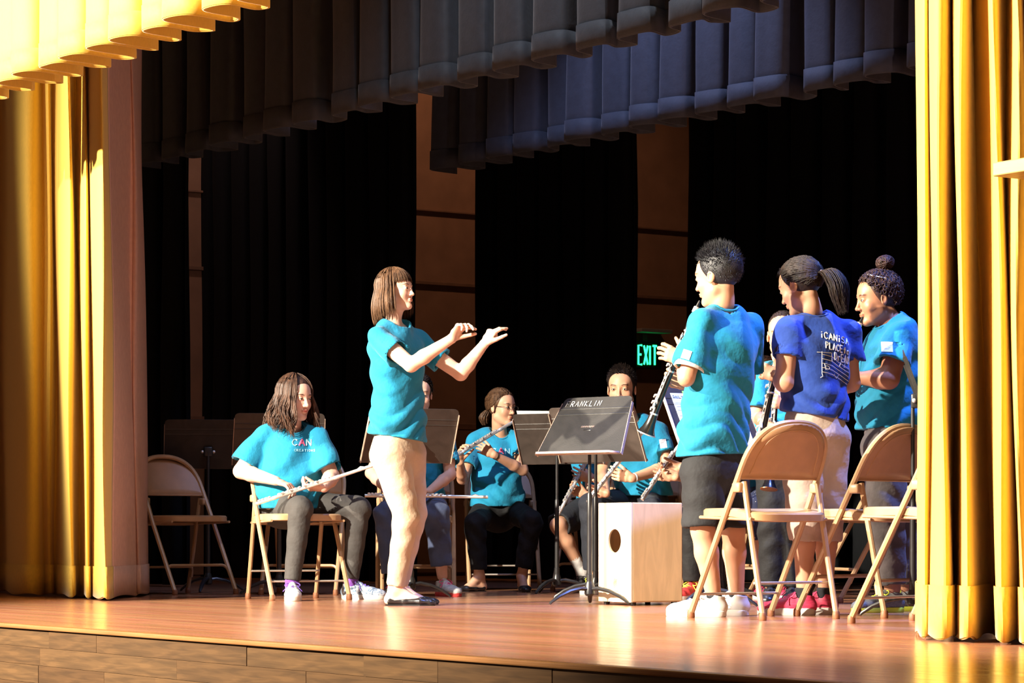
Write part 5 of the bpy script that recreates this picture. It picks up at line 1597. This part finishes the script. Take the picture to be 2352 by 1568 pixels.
# --- girl with the hair bun
def bun_girl():
    p = Person(2046, 515, 'girl with a curly hair bun and grey sweatpants playing a clarinet, in profile', M_skinD, .98)
    p.torso([((2058,756,0),.142,.078), ((2052,805,0),.164,.122), ((2047,860,0),.162,.136), ((2045,930,0),.166,.142), ((2045,995,0),.172,.146)], (-.30,.95))
    p.head((2015,687,.0), (-.97,-.16,-.14), .95, (2046,736,.0))
    p.arm('L', (2066,772,-.13), (2042,870,-.20), (1978,868,-.10), (-.90,.40,.05), (.1,.3,1), GRIP, r=(.054,.046,.029))
    p.arm('R', (2036,772,.14), (2005,872,.20), (1968,880,.02), (-.90,-.2,.1), (.1,-.2,1), GRIP, r=(.052,.044,.029))
    p.leg('L', (2034,1025,-.08), (2036,1165,-.10), (2050,1352,-.06), (.095,.062,.038)); p.leg('R', (2060,1025,.08), (2062,1165,.06), (2082,1350,.10), (.095,.062,.038))
    p.finish(lip=(.86,.55,.50))
    hair('tied', p.hc, p.hR, p.hS, p.root, M_hcurl, 10, tie=(0,-.055,.128), N=520, fuzz=.003, wisps=60, bun=(0,-.062,.165), br=.042, NB=180, curl=330)
    hb = MB(); T = lambda q: Vector(p.hc + p.hR @ (V3(q)*p.hS))
    hb.tube([T(skull(s_*a, .60+.42*math.cos(a), .017)) for s_, a in [(1, q) for q in np.linspace(-1.75, 1.75, 25)]], .0036, 6, flat=.5)
    hb.build('headband', M_sticker, p.root)
    p.shirt(M_cyan, (.66,.66), (.068,.084), hem=(2045,986,0), folds=.0065, seed=10)
    p.pants(M_sweat, (2046,1015,0), ((.110,.088,.062),(.110,.088,.062)), (.97,.97), (.168,.142), .005, 10, name='sweatpants')
    shoe(p.root, sh_xy(p, 'L'), (-.90,-.30), .25, 'sneaker', M_greyshoe, M_yel, M_yel, sole=.02); shoe(p.root, sh_xy(p, 'R'), (-.9,-.1), .25, 'sneaker', M_greyshoe, M_yel, M_yel, sole=.02)
    sticker(p, (2022,804,0), .046, .046, -.08)
    clarinet(p, p.j(1982,727,-.02), p.j(1836,1026,.05), 'black clarinet played by the girl with the hair bun', up=(-1,-.4,-.3))
bun_girl()

# --- boy with buzzed hair
def buzz():
    p = Person(1797, 470, 'standing boy with buzzed hair, half hidden behind the girl in dark blue', M_skinC, .92, 1.45)
    p.torso([((1796,856,.05),.138,.070), ((1796,900,.05),.155,.106), ((1796,960,.05),.150,.112), ((1796,1040,.05),.155,.118)], (-.98,.15))
    p.head((1798,770,.0), (-.22,-.96,-.14), .95, (1798,838,.03))
    p.arm('R', (1746,868,.02), (1738,955,-.04), (1776,985,-.22), (.5,-.3,-.4), (.1,.5,.8), GRIP); p.arm('L', (1848,868,.02), (1856,960,-.04), (1812,930,-.22), (-.8,-.3,.2), (.1,-.2,1), GRIP)
    p.leg('R', (1776,1070,.04), (1774,1212,.02), (1772,1350,.06)); p.leg('L', (1818,1070,.04), (1820,1212,.02), (1822,1350,.06))
    p.finish()
    hair('buzz', p.hc, p.hR, p.hS, p.root, M_hbuzz, 11)
    p.shirt(M_cyan, (.82,.82), (.058,.074), hem=(1796,1040,.05), folds=.005, seed=11, h=.009)
    p.pants(M_blackp, (1797,1060,.05), ((.090,.070,.058),(.090,.070,.058)), (.98,.98), (.155,.115), .004, 11)
    for q in 'RL': shoe(p.root, sh_xy(p, q), (-.2,-.98), .24, 'sneaker', M_flat, M_flat, M_flat)
    clarinet(p, p.j(1790,812,-.12), p.j(1766,1124,-.26), 'black clarinet whose bell shows under the back of the nearest chair', up=(-.6,-.8,0), rim=mat('copper_rim', (.55,.24,.10), .3, metal=.7, noise=.1))
buzz()

# --- seated child far behind
def far_child():
    p = Person(1765, 422, 'seated child in polka dot shorts behind the standing players', M_skinB, .88, 1.45)
    p.torso([((1766,938,.10),.130,.070), ((1768,980,.10),.150,.104), ((1770,1040,.10),.150,.112), ((1772,1120,.10),.155,.118)], (-.9,.4))
    p.head((1752,868,.06), (-.80,-.50,-.22), .90, (1764,922,.10))
    p.arm('R', (1716,945,.05), (1712,1030,.0), (1742,1080,-.18), (.4,-.4,-.3), (.3,.5,.6), RELAX); p.arm('L', (1818,945,.12), (1828,1030,.05), (1790,1085,-.16), (-.6,-.4,-.3), (-.3,-.5,.6), RELAX)
    p.leg('R', (1748,1140,.16), (1744,1168,-.22), (1752,1335,-.16)); p.leg('L', (1796,1140,.16), (1800,1170,-.22), (1802,1335,-.16))
    p.finish()
    hair('tied', p.hc, p.hR, p.hS, p.root, M_hwavy, 12, tie=(0,-.11,.03), N=380, wisps=25, tail=[(0,-.12,.03),(0,-.15,.0),(0,-.15,-.09)])
    p.shirt(M_cyan, (.62,.62), (.055,.070), hem=(1772,1122,.1), folds=.005, seed=12, h=.009)
    p.pants(M_polka, (1772,1138,.16), ((.088,.076,.068),(.088,.076,.068)), (.70,.70), (.150,.115), .005, 12, name='polka_dot_shorts')
    for q in 'RL': p.sock(q, M_sock, .80, .040); shoe(p.root, sh_xy(p, q), (-.2,-.98), .23, 'sneaker', M_pink, M_rubberw, M_place)
far_child()
